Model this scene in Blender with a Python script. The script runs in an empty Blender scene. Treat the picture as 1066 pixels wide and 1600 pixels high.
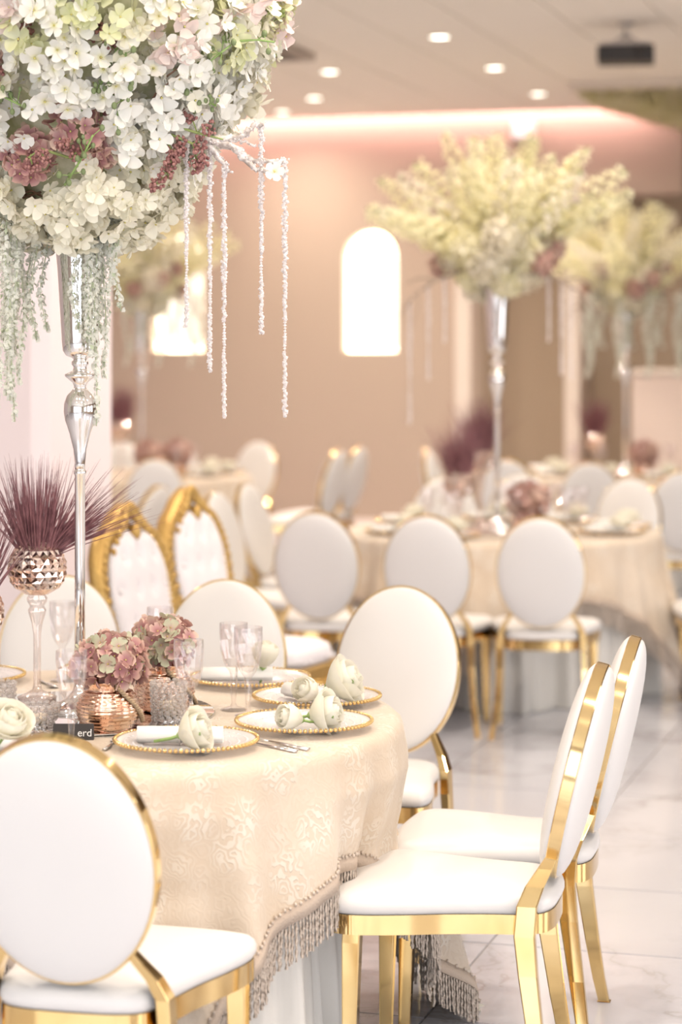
import bpy, math, random
import numpy as np
from mathutils import Vector, Matrix, Euler

random.seed(7)
rng = np.random.default_rng(7)
C = bpy.context.scene.collection
S = bpy.context.scene
PI = math.pi
sin, cos = math.sin, math.cos

# ------------------------------------------------------------------ camera
cam_d = bpy.data.cameras.new('camera')
cam = bpy.data.objects.new('camera', cam_d)
C.objects.link(cam)
cam.location = (0, 0, 1.665)
cam.rotation_euler = (PI / 2, 0, 0)
cam_d.sensor_fit = 'VERTICAL'
cam_d.sensor_height = 36
cam_d.sensor_width = 24
cam_d.lens = 3500 / 1600 * 36
cam_d.shift_y = -255 / 1600
cam_d.clip_end = 100
cam_d.dof.use_dof = True
cam_d.dof.focus_distance = 5.25
cam_d.dof.aperture_fstop = 2.1
S.camera = cam

# ------------------------------------------------------------------ world + exposure
S.view_settings.view_transform = 'Standard'
S.view_settings.look = 'None'
S.view_settings.gamma = 1
S.view_settings.use_curve_mapping = False
S.view_settings.exposure = -0.88
S.cycles.use_denoising = True
S.cycles.max_bounces = 10
S.cycles.transparent_max_bounces = 16
S.cycles.caustics_reflective = False
S.cycles.caustics_refractive = False
S.cycles.sample_clamp_indirect = 6
W = bpy.data.worlds.new('world'); S.world = W
W.use_nodes = True
W.node_tree.nodes['Background'].inputs[0].default_value = (0.80, 0.90, 1.0, 1)
W.node_tree.nodes['Background'].inputs[1].default_value = 1.0

A = math.radians(16.5)          # the room is turned by this much against the view
CA, SA = cos(A), sin(A)
def RM(u, v, z=0.0):            # room coordinates (u along the back wall, v in depth) to world
    return Vector((CA * u + SA * v, -SA * u + CA * v, z))
CEIL = 3.70
VB = 19.0                       # back wall

def area(name, loc, rot, sx, sy, power, col, spread=PI):
    l = bpy.data.lights.new(name, 'AREA')
    l.shape = 'RECTANGLE'; l.size = sx; l.size_y = sy
    l.energy = power; l.color = col; l.spread = spread
    o = bpy.data.objects.new(name, l); C.objects.link(o)
    o.location = loc; o.rotation_euler = rot
    return o
# daylight through the glazed shop front behind the camera
area('window_daylight', RM(-1.2, -3.35, 1.75), (PI / 2, 0, -A), 8.4, 2.9, 440, (0.88, 0.93, 1.0))
# cool fill lights added along the right-hand wall to brighten the pillar's side
for v_ in (0.5, 4.6, 8.7):
    area('side_fill', RM(5.56, v_, 1.9), (0, -PI / 2, PI - A), 2.2, 2.6, 150, (0.90, 0.94, 1.0))
# warm cove light hidden in the slot above the back wall
cv = RM(-6.6, VB - 0.085, 3.86)
area('cove_lamp', cv, (0, 0, -A), 7.6, 0.05, 190, (1.0, 0.62, 0.64))
# warm recessed downlights: lamps under the seen fittings, the rest without any (positions in metres)
DOWN_SEEN = [(0.64, 14.54), (1.107, 16.15), (1.57, 17.8), (-0.084, 16.37), (-0.217, 18.1), (-0.50, 19.15)]
DOWN_REST = [(-3.0, 15.0), (-2.3, 17.6), (3.2, 14.2), (3.6, 17.0), (-2.4, 11.6), (0.2, 11.8), (2.6, 11.2),
             (-2.6, 8.2), (0.0, 8.4), (2.4, 7.8), (-2.2, 5.2), (0.5, 5.0), (2.6, 4.6), (-1.9, 2.0), (0.6, 1.8), (2.8, 1.6),
             (-1.5, 3.5), (-0.45, 3.4), (0.9, 3.6), (1.0, 9.7), (-0.9, 13.4)]  # added fill here: before the front table, and over the middle bouquet
def downlamp(x, y, p):
    l = bpy.data.lights.new('downlight_lamp', 'AREA')
    l.shape = 'DISK'; l.size = 0.13; l.energy = p; l.color = (1.0, 0.88, 0.75); l.spread = math.radians(150)
    o = bpy.data.objects.new('downlight_lamp', l); C.objects.link(o)
    o.location = (x, y, CEIL - 0.025)
for x, y in DOWN_SEEN: downlamp(x, y, 46)
for x, y in DOWN_REST: downlamp(x, y, 26 if y < 4 else 46)

# ------------------------------------------------------------------ materials
MATS = {}
def mat(name, col, rough=0.5, metal=0.0, **kw):
    m = bpy.data.materials.new(name); m.use_nodes = True
    b = m.node_tree.nodes['Principled BSDF']
    b.inputs['Base Color'].default_value = (*col, 1)
    b.inputs['Roughness'].default_value = rough
    b.inputs['Metallic'].default_value = metal
    for k, v in kw.items():
        b.inputs[k.replace('_', ' ')].default_value = v
    MATS[name] = m
    return m
def nodes(m):
    nt = m.node_tree
    return nt, nt.nodes, nt.links, nt.nodes['Principled BSDF']
def N(nt, typ, **kw):
    n = nt.nodes.new(typ)
    for k, v in kw.items():
        if k in n.inputs.keys(): n.inputs[k].default_value = v
        else: setattr(n, k, v)
    return n
def ramp(nt, stops):
    r = nt.nodes.new('ShaderNodeValToRGB')
    e = r.color_ramp.elements
    while len(e) < len(stops): e.new(0.5)
    for q, (p, c) in zip(e, stops):
        q.position = p; q.color = (*c, 1)
    return r
def vary(m, c1, c2, scale=8, coord='Object', lo=0.35, hi=0.65, detail=3):
    nt, ns, L, b = nodes(m)
    tc = N(nt, 'ShaderNodeTexCoord'); no = N(nt, 'ShaderNodeTexNoise', Scale=scale, Detail=detail)
    L.new(tc.outputs[coord], no.inputs['Vector'])
    r = ramp(nt, [(lo, c1), (hi, c2)])
    L.new(no.outputs['Fac'], r.inputs[0]); L.new(r.outputs[0], b.inputs['Base Color'])
    return no
def bump(m, scale, strength, dist=0.01, coord='Object'):
    nt, ns, L, b = nodes(m)
    tc = N(nt, 'ShaderNodeTexCoord'); no = N(nt, 'ShaderNodeTexNoise', Scale=scale, Detail=4)
    bp = N(nt, 'ShaderNodeBump', Strength=strength, Distance=dist)
    L.new(tc.outputs[coord], no.inputs['Vector']); L.new(no.outputs['Fac'], bp.inputs['Height'])
    L.new(bp.outputs[0], b.inputs['Normal'])
def translucent(m, col, f=0.35):
    nt, ns, L, b = nodes(m)
    t = N(nt, 'ShaderNodeBsdfTranslucent'); t.inputs[0].default_value = (*col, 1)
    mx = N(nt, 'ShaderNodeMixShader'); mx.inputs[0].default_value = f
    out = ns['Material Output']
    L.new(b.outputs[0], mx.inputs[1]); L.new(t.outputs[0], mx.inputs[2]); L.new(mx.outputs[0], out.inputs[0])
def emis(name, col, strength):
    m = mat(name, (0.9, 0.9, 0.9))
    b = m.node_tree.nodes['Principled BSDF']
    b.inputs['Emission Color'].default_value = (*col, 1)
    b.inputs['Emission Strength'].default_value = strength
    return m

m_wall = mat('wall_plaster', (0.485, 0.385, 0.305), 0.85); bump(m_wall, 60, 0.05)
m_tan = mat('tan_wall_paint', (0.415, 0.325, 0.235), 0.85); bump(m_tan, 60, 0.05)
m_pil = mat('cream_trim_paint', (0.78, 0.69, 0.60), 0.6)
m_pillar = mat('pillar_paint', (0.95, 0.83, 0.83), 0.7); bump(m_pillar, 80, 0.04)
m_base = mat('baseboard_paint', (0.88, 0.80, 0.74), 0.5)
m_ceil = mat('ceiling_board', (0.92, 0.85, 0.75), 0.9); bump(m_ceil, 120, 0.05)
m_gap = mat('ceiling_joint_grid', (0.60, 0.52, 0.44), 0.8)
m_ivory = mat('white_leatherette', (0.79, 0.765, 0.745), 0.42); bump(m_ivory, 260, 0.04, 0.002)
m_gold = mat('polished_gold_steel', (0.86, 0.63, 0.30), 0.10, 1.0)
vary(m_gold, (0.87, 0.66, 0.34), (0.80, 0.57, 0.25), 5)
m_oldgold = mat('carved_gold_paint', (0.56, 0.36, 0.12), 0.38, 0.8); bump(m_oldgold, 60, 0.4, 0.01)
m_silver = mat('silver_plate', (0.93, 0.91, 0.89), 0.07, 1.0)
m_steel = mat('cutlery_steel', (0.72, 0.70, 0.70), 0.2, 1.0)
m_mirror = mat('mirror_glass', (0.86, 0.86, 0.86), 0.02, 1.0)
m_black = mat('black_plastic', (0.035, 0.028, 0.026), 0.45)
m_grey = mat('grey_plastic', (0.55, 0.50, 0.46), 0.5)
m_lamp = emis('lamp_glow', (1.0, 0.93, 0.80), 14)
m_led = emis('niche_led_strip', (1.0, 0.86, 0.60), 12)
m_niche = emis('niche_backlit_panel', (1.0, 0.89, 0.68), 1.2)
m_reflection = emis('reflection_glow', (1.0, 0.86, 0.88), 1.0)  # glow that stands in for a reflection on the back wall
m_skirt = mat('cream_satin_skirt', (0.76, 0.73, 0.68), 0.55); bump(m_skirt, 25, 0.1)
m_napkin = mat('white_linen', (0.97, 0.945, 0.90), 0.8); bump(m_napkin, 300, 0.1, 0.002)
m_candle = mat('candle_wax', (0.95, 0.80, 0.62), 0.5)
m_soil = mat('floral_foam', (0.16, 0.17, 0.09), 0.9)

def floral(name, c1, c2, scale=30, tr=0.3):
    m = mat(name, c1, 0.65)
    vary(m, c1, c2, scale)
    translucent(m, c1, tr)
    return m
def radial(m, stops):
    nt, ns, L, b = nodes(m)
    tc = N(nt, 'ShaderNodeTexCoord'); ln = N(nt, 'ShaderNodeVectorMath', operation='LENGTH')
    L.new(tc.outputs['Object'], ln.inputs[0])
    mu = N(nt, 'ShaderNodeMath', operation='MULTIPLY'); mu.inputs[1].default_value = 1/0.026
    L.new(ln.outputs['Value'], mu.inputs[0])
    r = ramp(nt, stops); L.new(mu.outputs[0], r.inputs[0]); L.new(r.outputs[0], b.inputs['Base Color'])
def petal_mat(name, stops, tr=0.25):
    m = mat(name, stops[1][1], 0.65); radial(m, stops); translucent(m, stops[-1][1], tr); return m
m_bl_white = petal_mat('white_petal', [(0.1, (0.84, 0.80, 0.42)), (0.45, (0.95, 0.92, 0.80)), (0.9, (0.97, 0.95, 0.88))])
m_bl_cream = petal_mat('cream_petal', [(0.1, (0.84, 0.76, 0.40)), (0.45, (0.95, 0.90, 0.68)), (0.9, (0.97, 0.93, 0.78))])
m_bl_green = floral('yellow_green_petal', (0.82, 0.83, 0.48), (0.85, 0.85, 0.62))
m_bl_pink = floral('blush_petal', (0.86, 0.70, 0.65), (0.86, 0.76, 0.70))
m_bl_far = floral('cream_green_petal', (0.97, 0.92, 0.60), (0.97, 0.92, 0.74), 6)
m_bl_far2 = floral('ivory_petal', (0.97, 0.91, 0.78), (0.97, 0.91, 0.72), 6)
m_center = mat('floret_centre', (0.70, 0.62, 0.18), 0.6)
m_mauve = petal_mat('dusty_mauve_petal', [(0.1, (0.34, 0.13, 0.15)), (0.55, (0.47, 0.23, 0.23)), (1.0, (0.66, 0.42, 0.34))], 0.15)
m_mauve2 = petal_mat('dusty_rose_petal', [(0.1, (0.42, 0.18, 0.20)), (0.5, (0.60, 0.34, 0.33)), (0.95, (0.80, 0.60, 0.48))], 0.2)
m_mauve3 = petal_mat('faded_green_petal', [(0.1, (0.56, 0.36, 0.33)), (0.4, (0.55, 0.50, 0.37)), (0.95, (0.58, 0.60, 0.42))], 0.2)
m_mauve_far = floral('blurred_mauve_petal', (0.50, 0.28, 0.25), (0.70, 0.50, 0.40), 14, 0.2)
m_berry = mat('dusty_red_berry', (0.30, 0.12, 0.11), 0.6); vary(m_berry, (0.22, 0.08, 0.075), (0.46, 0.23, 0.20), 90)
m_stem = mat('green_stem', (0.30, 0.36, 0.12), 0.6)
m_leaf = mat('green_leaf', (0.26, 0.40, 0.12), 0.5); vary(m_leaf, (0.22, 0.34, 0.09), (0.36, 0.50, 0.18), 30)
m_darkleaf = mat('dark_green_bud', (0.20, 0.25, 0.11), 0.6)
m_twig = mat('brown_twig', (0.26, 0.15, 0.10), 0.7)
m_frost = mat('frosted_bark', (0.66, 0.58, 0.53), 0.7); vary(m_frost, (0.40, 0.33, 0.29), (0.86, 0.80, 0.76), 60)
m_bark = mat('grey_brown_bark', (0.42, 0.33, 0.26), 0.8)
m_trail_w = floral('trailing_white_bud', (0.97, 0.97, 0.92), (0.95, 0.95, 0.86), 30, 0.5)
m_trail_g = mat('trailing_green_calyx', (0.50, 0.55, 0.38), 0.7)
m_grass = mat('plum_grass', (0.20, 0.075, 0.085), 0.45); vary(m_grass, (0.15, 0.055, 0.065), (0.34, 0.15, 0.16), 40)
m_rose = floral('white_rose_petal', (0.98, 0.955, 0.87), (0.98, 0.94, 0.78), 20, 0.35)
m_rope = mat('jute_rope', (0.50, 0.36, 0.23), 0.9); bump(m_rope, 250, 0.6, 0.004)
m_stud = mat('pearl_stud', (0.86, 0.82, 0.82), 0.3)
m_tuft = mat('white_tufted_leather', (0.87, 0.82, 0.83), 0.4)

# crystal: clear glass that stays bright
def glassy(name, tint, f=0.5, rough=0.02):
    m = mat(name, tint, rough)
    nt, ns, L, b = nodes(m)
    b.inputs['Transmission Weight'].default_value = 1.0
    b.inputs['IOR'].default_value = 1.48
    t = N(nt, 'ShaderNodeBsdfTransparent'); t.inputs[0].default_value = (*tint, 1)
    mx = N(nt, 'ShaderNodeMixShader'); mx.inputs[0].default_value = f
    L.new(b.outputs[0], mx.inputs[1]); L.new(t.outputs[0], mx.inputs[2])
    L.new(mx.outputs[0], ns['Material Output'].inputs[0])
    return m
def thin_glass(name, tint, lo, hi, rough, white=0.25):
    m = mat(name, tint, rough)
    nt, ns, L, b = nodes(m)
    b.inputs['Base Color'].default_value = (*tint, 1)
    b.inputs['Specular IOR Level'].default_value = 0.9
    b.inputs['Metallic'].default_value = 1 - white
    t = N(nt, 'ShaderNodeBsdfTransparent'); t.inputs[0].default_value = (0.995, 0.985, 0.985, 1)
    lw = N(nt, 'ShaderNodeLayerWeight', Blend=0.35)
    mr = N(nt, 'ShaderNodeMapRange'); mr.inputs['To Min'].default_value = lo; mr.inputs['To Max'].default_value = hi
    L.new(lw.outputs['Facing'], mr.inputs['Value'])
    mx = N(nt, 'ShaderNodeMixShader'); L.new(mr.outputs[0], mx.inputs[0])
    L.new(t.outputs[0], mx.inputs[1]); L.new(b.outputs[0], mx.inputs[2])
    L.new(mx.outputs[0], ns['Material Output'].inputs[0])
    return m
m_glass = thin_glass('cut_crystal', (0.99, 0.97, 0.97), 0.06, 0.50, 0.04, 0.1)
m_plate = thin_glass('clear_charger_glass', (0.95, 0.93, 0.94), 0.42, 0.80, 0.18, 0.75)
m_bead = thin_glass('crystal_bead', (0.98, 0.94, 0.91), 0.35, 0.85, 0.05, 0.4)
m_ice = mat('iced_crystal_chip', (0.97, 0.93, 0.92), 0.2)
translucent(m_ice, (0.98, 0.94, 0.93), 0.5)
m_rosestem = thin_glass('rose_tinted_glass', (0.95, 0.80, 0.73), 0.18, 0.75, 0.05)

# mercury glass: metal with speckled silvering
def mercury(name, c1, c2, dark):
    m = mat(name, c1, 0.16, 1.0)
    nt, ns, L, b = nodes(m)
    tc = N(nt, 'ShaderNodeTexCoord')
    n1 = N(nt, 'ShaderNodeTexNoise', Scale=26, Detail=4); n2 = N(nt, 'ShaderNodeTexNoise', Scale=210, Detail=2)
    L.new(tc.outputs['Object'], n1.inputs['Vector']); L.new(tc.outputs['Object'], n2.inputs['Vector'])
    r1 = ramp(nt, [(0.38, c1), (0.62, c2)]); r2 = ramp(nt, [(0.30, dark), (0.40, (1, 1, 1))])
    L.new(n1.outputs['Fac'], r1.inputs[0]); L.new(n2.outputs['Fac'], r2.inputs[0])
    mx = N(nt, 'ShaderNodeMix', data_type='RGBA', blend_type='MULTIPLY')
    mx.inputs[0].default_value = 1.0
    L.new(r1.outputs[0], mx.inputs[6]); L.new(r2.outputs[0], mx.inputs[7]); L.new(mx.outputs[2], b.inputs['Base Color'])
    return m
m_mercury = mercury('rose_mercury_glass', (0.90, 0.66, 0.55), (0.95, 0.84, 0.78), (0.35, 0.22, 0.18))
m_copper = mercury('copper_mercury_glass', (0.88, 0.50, 0.34), (0.93, 0.72, 0.58), (0.30, 0.16, 0.11))

# marble floor
m_marble = mat('white_marble', (0.84, 0.80, 0.78), 0.13)
def marble():
    nt, ns, L, b = nodes(m_marble)
    g = N(nt, 'ShaderNodeNewGeometry')
    n0 = N(nt, 'ShaderNodeTexNoise', Scale=0.9, Detail=5)
    L.new(g.outputs['Position'], n0.inputs['Vector'])
    add = N(nt, 'ShaderNodeVectorMath', operation='MULTIPLY_ADD')
    add.inputs[1].default_value = (1.6, 1.6, 1.6)
    L.new(n0.outputs['Color'], add.inputs[0]); L.new(g.outputs['Position'], add.inputs[2])
    n1 = N(nt, 'ShaderNodeTexNoise', Scale=1.15, Detail=6, Roughness=0.6)
    L.new(add.outputs[0], n1.inputs['Vector'])
    r = ramp(nt, [(0.44, (0.63, 0.63, 0.68)), (0.485, (0.53, 0.525, 0.57)), (0.498, (0.38, 0.35, 0.345)),
                  (0.51, (0.52, 0.515, 0.56)), (0.57, (0.64, 0.64, 0.69))])
    L.new(n1.outputs['Fac'], r.inputs[0])
    n2 = N(nt, 'ShaderNodeTexNoise', Scale=0.7, Detail=3)
    L.new(g.outputs['Position'], n2.inputs['Vector'])
    r2 = ramp(nt, [(0.40, (0.64, 0.64, 0.69)), (0.58, (0.62, 0.615, 0.665))])
    L.new(n2.outputs['Fac'], r2.inputs[0])
    n3 = N(nt, 'ShaderNodeTexNoise', Scale=0.55, Detail=2)
    L.new(g.outputs['Position'], n3.inputs['Vector'])
    r3 = ramp(nt, [(0.42, (0, 0, 0)), (0.56, (1, 1, 1))])
    L.new(n3.outputs['Fac'], r3.inputs[0])
    mx = N(nt, 'ShaderNodeMix', data_type='RGBA')
    L.new(r3.outputs[0], mx.inputs[0]); L.new(r2.outputs[0], mx.inputs[6]); L.new(r.outputs[0], mx.inputs[7])
    L.new(mx.outputs[2], b.inputs['Base Color'])
marble()
m_grout = mat('grey_grout', (0.42, 0.38, 0.36), 0.8)

# champagne burn-out velvet with swirling damask relief, on the cloth's own UV in metres
m_damask = mat('champagne_damask', (0.75, 0.60, 0.45), 0.6)
def damask():
    nt, ns, L, b = nodes(m_damask)
    tc = N(nt, 'ShaderNodeTexCoord')
    n1 = N(nt, 'ShaderNodeTexNoise', Scale=15.0, Detail=2.5, Roughness=0.5)
    L.new(tc.outputs['UV'], n1.inputs['Vector'])
    mul = N(nt, 'ShaderNodeMath', operation='MULTIPLY'); mul.inputs[1].default_value = 74
    L.new(n1.outputs['Fac'], mul.inputs[0])
    sn = N(nt, 'ShaderNodeMath', operation='SINE'); L.new(mul.outputs[0], sn.inputs[0])
    n2 = N(nt, 'ShaderNodeTexVoronoi', Scale=9.0); L.new(tc.outputs['UV'], n2.inputs['Vector'])
    rv = ramp(nt, [(0.30, (1, 1, 1)), (0.52, (0.15, 0.15, 0.15))]); L.new(n2.outputs['Distance'], rv.inputs[0])
    n3 = N(nt, 'ShaderNodeTexNoise', Scale=3.0, Detail=4); L.new(tc.outputs['UV'], n3.inputs['Vector'])
    rs = ramp(nt, [(0.42, (0, 0, 0)), (0.62, (1, 1, 1))])
    mm = N(nt, 'ShaderNodeMath', operation='MULTIPLY_ADD'); mm.inputs[1].default_value = 0.5; mm.inputs[2].default_value = 0.5
    L.new(sn.outputs[0], mm.inputs[0]); L.new(mm.outputs[0], rs.inputs[0])
    mk = N(nt, 'ShaderNodeMath', operation='MULTIPLY'); L.new(rs.outputs[0], mk.inputs[0]); L.new(rv.outputs[0], mk.inputs[1])
    rc = ramp(nt, [(0.0, (0.70, 0.585, 0.465)), (1.0, (0.78, 0.70, 0.60))])
    L.new(mk.outputs[0], rc.inputs[0])
    rc2 = ramp(nt, [(0.40, (0.93, 0.90, 0.86)), (0.62, (1, 1, 1))]); L.new(n3.outputs['Fac'], rc2.inputs[0])
    mx = N(nt, 'ShaderNodeMix', data_type='RGBA', blend_type='MULTIPLY'); mx.inputs[0].default_value = 1
    L.new(rc.outputs[0], mx.inputs[6]); L.new(rc2.outputs[0], mx.inputs[7]); L.new(mx.outputs[2], b.inputs['Base Color'])
    bp = N(nt, 'ShaderNodeBump', Strength=0.5, Distance=0.004); L.new(mk.outputs[0], bp.inputs['Height'])
    L.new(bp.outputs[0], b.inputs['Normal'])
    b.inputs['Sheen Weight'].default_value = 0.25
damask()
m_band = mat('taupe_gimp_band', (0.56, 0.45, 0.36), 0.75); bump(m_band, 200, 0.4, 0.004)
m_cord = mat('taupe_bullion_cord', (0.60, 0.49, 0.40), 0.6); vary(m_cord, (0.56, 0.46, 0.38), (0.76, 0.65, 0.55), 150)

# ------------------------------------------------------------------ mesh helpers
class MB:
    def __init__(s): s.v = []; s.f = []; s.mi = []; s.sm = []; s.n = 0
    def add(s, verts, faces, mi=0, smooth=True):
        b = s.n
        s.v.extend([tuple(p) for p in verts]); s.n += len(verts)
        for f in faces:
            s.f.append([b + i for i in f]); s.mi.append(mi); s.sm.append(smooth)
        return b
    def box(s, lo, hi, mi=0):
        x0, y0, z0 = lo; x1, y1, z1 = hi
        s.add([(x0,y0,z0),(x1,y0,z0),(x1,y1,z0),(x0,y1,z0),(x0,y0,z1),(x1,y0,z1),(x1,y1,z1),(x0,y1,z1)],
              [(0,3,2,1),(4,5,6,7),(0,1,5,4),(1,2,6,5),(2,3,7,6),(3,0,4,7)], mi, False)
    def lathe(s, prof, seg=32, c=(0,0,0), mi=0, smooth=True, cap=True):
        vs, fs = [], []
        n = len(prof)
        for i in range(seg):
            a = 2*PI*i/seg
            for r, z in prof: vs.append((c[0]+r*cos(a), c[1]+r*sin(a), c[2]+z))
        for i in range(seg):
            j = (i+1) % seg
            for k in range(n-1): fs.append((i*n+k, j*n+k, j*n+k+1, i*n+k+1))
        if cap:
            if prof[0][0] > 1e-4: fs.append([i*n for i in range(seg)][::-1])
            if prof[-1][0] > 1e-4: fs.append([i*n+n-1 for i in range(seg)])
        s.add(vs, fs, mi, smooth)
    def tube(s, path, rad, sides=6, mi=0, smooth=True, flat=1.0, up=None):
        P = [Vector(p) for p in path]; n = len(P)
        if not hasattr(rad, '__len__'): rad = [rad]*n
        vs, fs = [], []
        ref = Vector(up) if up is not None else Vector((0.123, 0.31, 0.94)).normalized()
        for i in range(n):
            t = (P[min(i+1,n-1)] - P[max(i-1,0)])
            t = t.normalized() if t.length > 1e-9 else Vector((0,0,1))
            a = t.cross(ref)
            if a.length < 1e-4: a = t.cross(Vector((1,0,0)))
            a.normalize(); b = a.cross(t).normalized()
            for k in range(sides):
                q = 2*PI*k/sides
                vs.append(P[i] + a*(rad[i]*cos(q)) + b*(rad[i]*flat*sin(q)))
        for i in range(n-1):
            for k in range(sides):
                l = (k+1) % sides
                fs.append((i*sides+k, i*sides+l, (i+1)*sides+l, (i+1)*sides+k))
        fs.append([k for k in range(sides)][::-1]); fs.append([(n-1)*sides+k for k in range(sides)])
        s.add(vs, fs, mi, smooth)
    def rect_sweep(s, path, sizes, mi=0):     # path of points, sizes (width along x, depth along y), horizontal rectangles
        vs, fs = [], []
        for (x,y,z),(w,d) in zip(path, sizes):
            vs += [(x-w/2,y-d/2,z),(x+w/2,y-d/2,z),(x+w/2,y+d/2,z),(x-w/2,y+d/2,z)]
        n = len(path)
        for i in range(n-1):
            for k in range(4):
                l = (k+1) % 4
                fs.append((i*4+k, i*4+l, (i+1)*4+l, (i+1)*4+k))
        fs += [(0,1,2,3), tuple(4*(n-1)+k for k in (3,2,1,0))]
        s.add(vs, fs, mi, False)
    def ball(s, c, r, seg=8, rings=5, mi=0, sc=(1,1,1), smooth=True):
        vs = [(c[0], c[1], c[2]-r*sc[2])]; fs = []
        for j in range(1, rings):
            t = PI*j/rings
            for i in range(seg):
                a = 2*PI*i/seg
                vs.append((c[0]+r*sc[0]*sin(t)*cos(a), c[1]+r*sc[1]*sin(t)*sin(a), c[2]-r*sc[2]*cos(t)))
        vs.append((c[0], c[1], c[2]+r*sc[2])); top = len(vs)-1
        for i in range(seg):
            j = (i+1) % seg
            fs.append((0, 1+j, 1+i)); fs.append((top, 1+(rings-2)*seg+i, 1+(rings-2)*seg+j))
            for k in range(rings-2):
                fs.append((1+k*seg+i, 1+k*seg+j, 1+(k+1)*seg+j, 1+(k+1)*seg+i))
        s.add(vs, fs, mi, smooth)
    def octa(s, c, r, mi=0, M=None):
        d = [Vector((r,0,0)),Vector((-r,0,0)),Vector((0,r,0)),Vector((0,-r,0)),Vector((0,0,r)),Vector((0,0,-r))]
        if M is not None: d = [M @ q for q in d]
        s.add([Vector(c)+q for q in d], [(0,2,4),(2,1,4),(1,3,4),(3,0,4),(2,0,5),(1,2,5),(3,1,5),(0,3,5)], mi, False)
    def geo(s, g, M, mi=0):                  # add (verts, faces, mats) under a matrix
        vs, fs, ms = g
        R = np.array(M.to_3x3()); T = np.array(M.translation)
        V = np.asarray(vs) @ R.T + T
        b = s.n
        s.v.extend(map(tuple, V)); s.n += len(V)
        for f, q in zip(fs, ms):
            s.f.append([b+i for i in f]); s.mi.append(q+mi); s.sm.append(True)
    def mesh(s, name, mats):
        me = bpy.data.meshes.new(name)
        me.from_pydata(s.v, [], s.f)
        if not isinstance(mats, (list, tuple)): mats = [mats]
        for m in mats: me.materials.append(m)
        me.polygons.foreach_set('material_index', s.mi)
        me.polygons.foreach_set('use_smooth', s.sm)
        me.update()
        return me
    def build(s, name, mats, parent=None, **kw):
        return link(name, s.mesh(name, mats), parent, **kw)

def link(name, me, parent=None, loc=None, rot=None, scale=None, mw=None):
    o = bpy.data.objects.new(name, me); C.objects.link(o)
    if parent is not None: o.parent = parent
    if mw is not None: o.matrix_local = mw
    if loc is not None: o.location = loc
    if rot is not None: o.rotation_euler = rot
    if scale is not None: o.scale = scale if hasattr(scale, '__len__') else (scale,)*3
    return o
def tag(o, label=None, cat=None, group=None, kind=None):
    if label: o['label'] = label
    if cat: o['category'] = cat
    if group: o['group'] = group
    if kind: o['kind'] = kind
    return o
def thing(name, label, cat, loc=(0,0,0), rz=0.0, group=None):
    o = bpy.data.objects.new(name, None); C.objects.link(o)
    o.location = loc; o.rotation_euler = (0,0,rz); o.empty_display_size = 0.05
    return tag(o, label, cat, group)
def copy_tree(o, parent=None):
    c = o.copy(); C.objects.link(c)
    if parent is not None:
        c.parent = parent; c.matrix_parent_inverse = o.matrix_parent_inverse.copy()
    for ch in list(o.children): copy_tree(ch, c)
    return c
def dup(root, loc, rz, label, group=None, scale=None):
    c = copy_tree(root)
    c.location = loc; c.rotation_euler = (0,0,rz)
    if scale: c.scale = (scale,)*3
    c['label'] = label
    if group: c['group'] = group
    return c
def face_rz(fx, fy): return math.atan2(-fx, fy)
def bevel(o, w, seg=2):
    m = o.modifiers.new('bevel', 'BEVEL'); m.width = w; m.segments = seg; m.limit_method = 'ANGLE'
    return o

# ------------------------------------------------------------------ the room
ROT = (0, 0, -A)
def struct(name, mb, mats):
    o = mb.build(name, mats); o.rotation_euler = ROT; o['kind'] = 'structure'; return o

U0, U1, V0 = -11.0, 5.6, -3.5
fl = MB(); fl.box((U0, V0, -0.12), (U1, VB+1.2, -0.006))
floor = struct('floor', fl, m_grout)
TS = 0.73
cu, cv0 = -1.383, 5.403
tm = MB(); g = 0.0035
tm.box((g, g, -0.02), (TS-g, TS-g, 0.0))
tile_me = tm.mesh('floor_tile', m_marble)
rest = MB(); cnt = 0
for i in range(-14, 10):
    for j in range(-13, 21):
        u, v = cu + i*TS, cv0 + j*TS
        if u < U0 or u+TS > U1 or v+TS > VB+0.4 or v < V0: continue
        w = RM(u+TS/2, v+TS/2)
        if w.y > 3.6 and w.y < 12.6 and abs(w.x) < 0.35 + 0.19*w.y and cnt < 290:
            link('floor_tile', tile_me, floor, loc=(u, v, random.uniform(-0.0006, 0.0006))); cnt += 1
        else:
            rest.box((u+g, v+g, -0.02), (u+TS-g, v+TS-g, 0.0))
ft = rest.build('distant_floor_tiles', m_marble, floor); ft['kind'] = 'stuff'

# ceiling: slab with a grid of 1.2 x 0.6 boards, leaving a slot for the cove lamp at the back wall
SL = 0.17
ce = MB(); ce.box((U0, V0, CEIL+0.006), (U1, VB-SL, CEIL+0.06)); ce.box((U0, VB-SL, CEIL+0.25), (U1, VB+1.4, CEIL+0.3))
ce.box((U0, VB-SL-0.02, CEIL+0.006), (U1, VB-SL, CEIL+0.30))
ceiling = struct('ceiling', ce, m_gap)
pm = MB(); pm.box((0.005, 0.003, 0), (0.595, 1.197, 0.012)); panel_me = pm.mesh('ceiling_panel', m_ceil)
rest = MB()
for i in range(-12, 16):
    for j in range(0, 20):
        u = -3.80 + i*0.6; v = VB-SL-1.2*(j+1)
        if u < U0 or u+0.6 > U1 or v < V0: continue
        w = RM(u+0.3, v+0.6)
        if w.y > 11.5 and -1.8 < w.x < 4.6:
            link('ceiling_panel', panel_me, ceiling, loc=(u, v, CEIL-0.006))
        else: rest.box((u+.005, v+.003, CEIL-0.006), (u+.595, v+1.197, CEIL+0.006))
ft = rest.build('overhead_ceiling_panels', m_ceil, ceiling); ft['kind'] = 'stuff'

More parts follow.
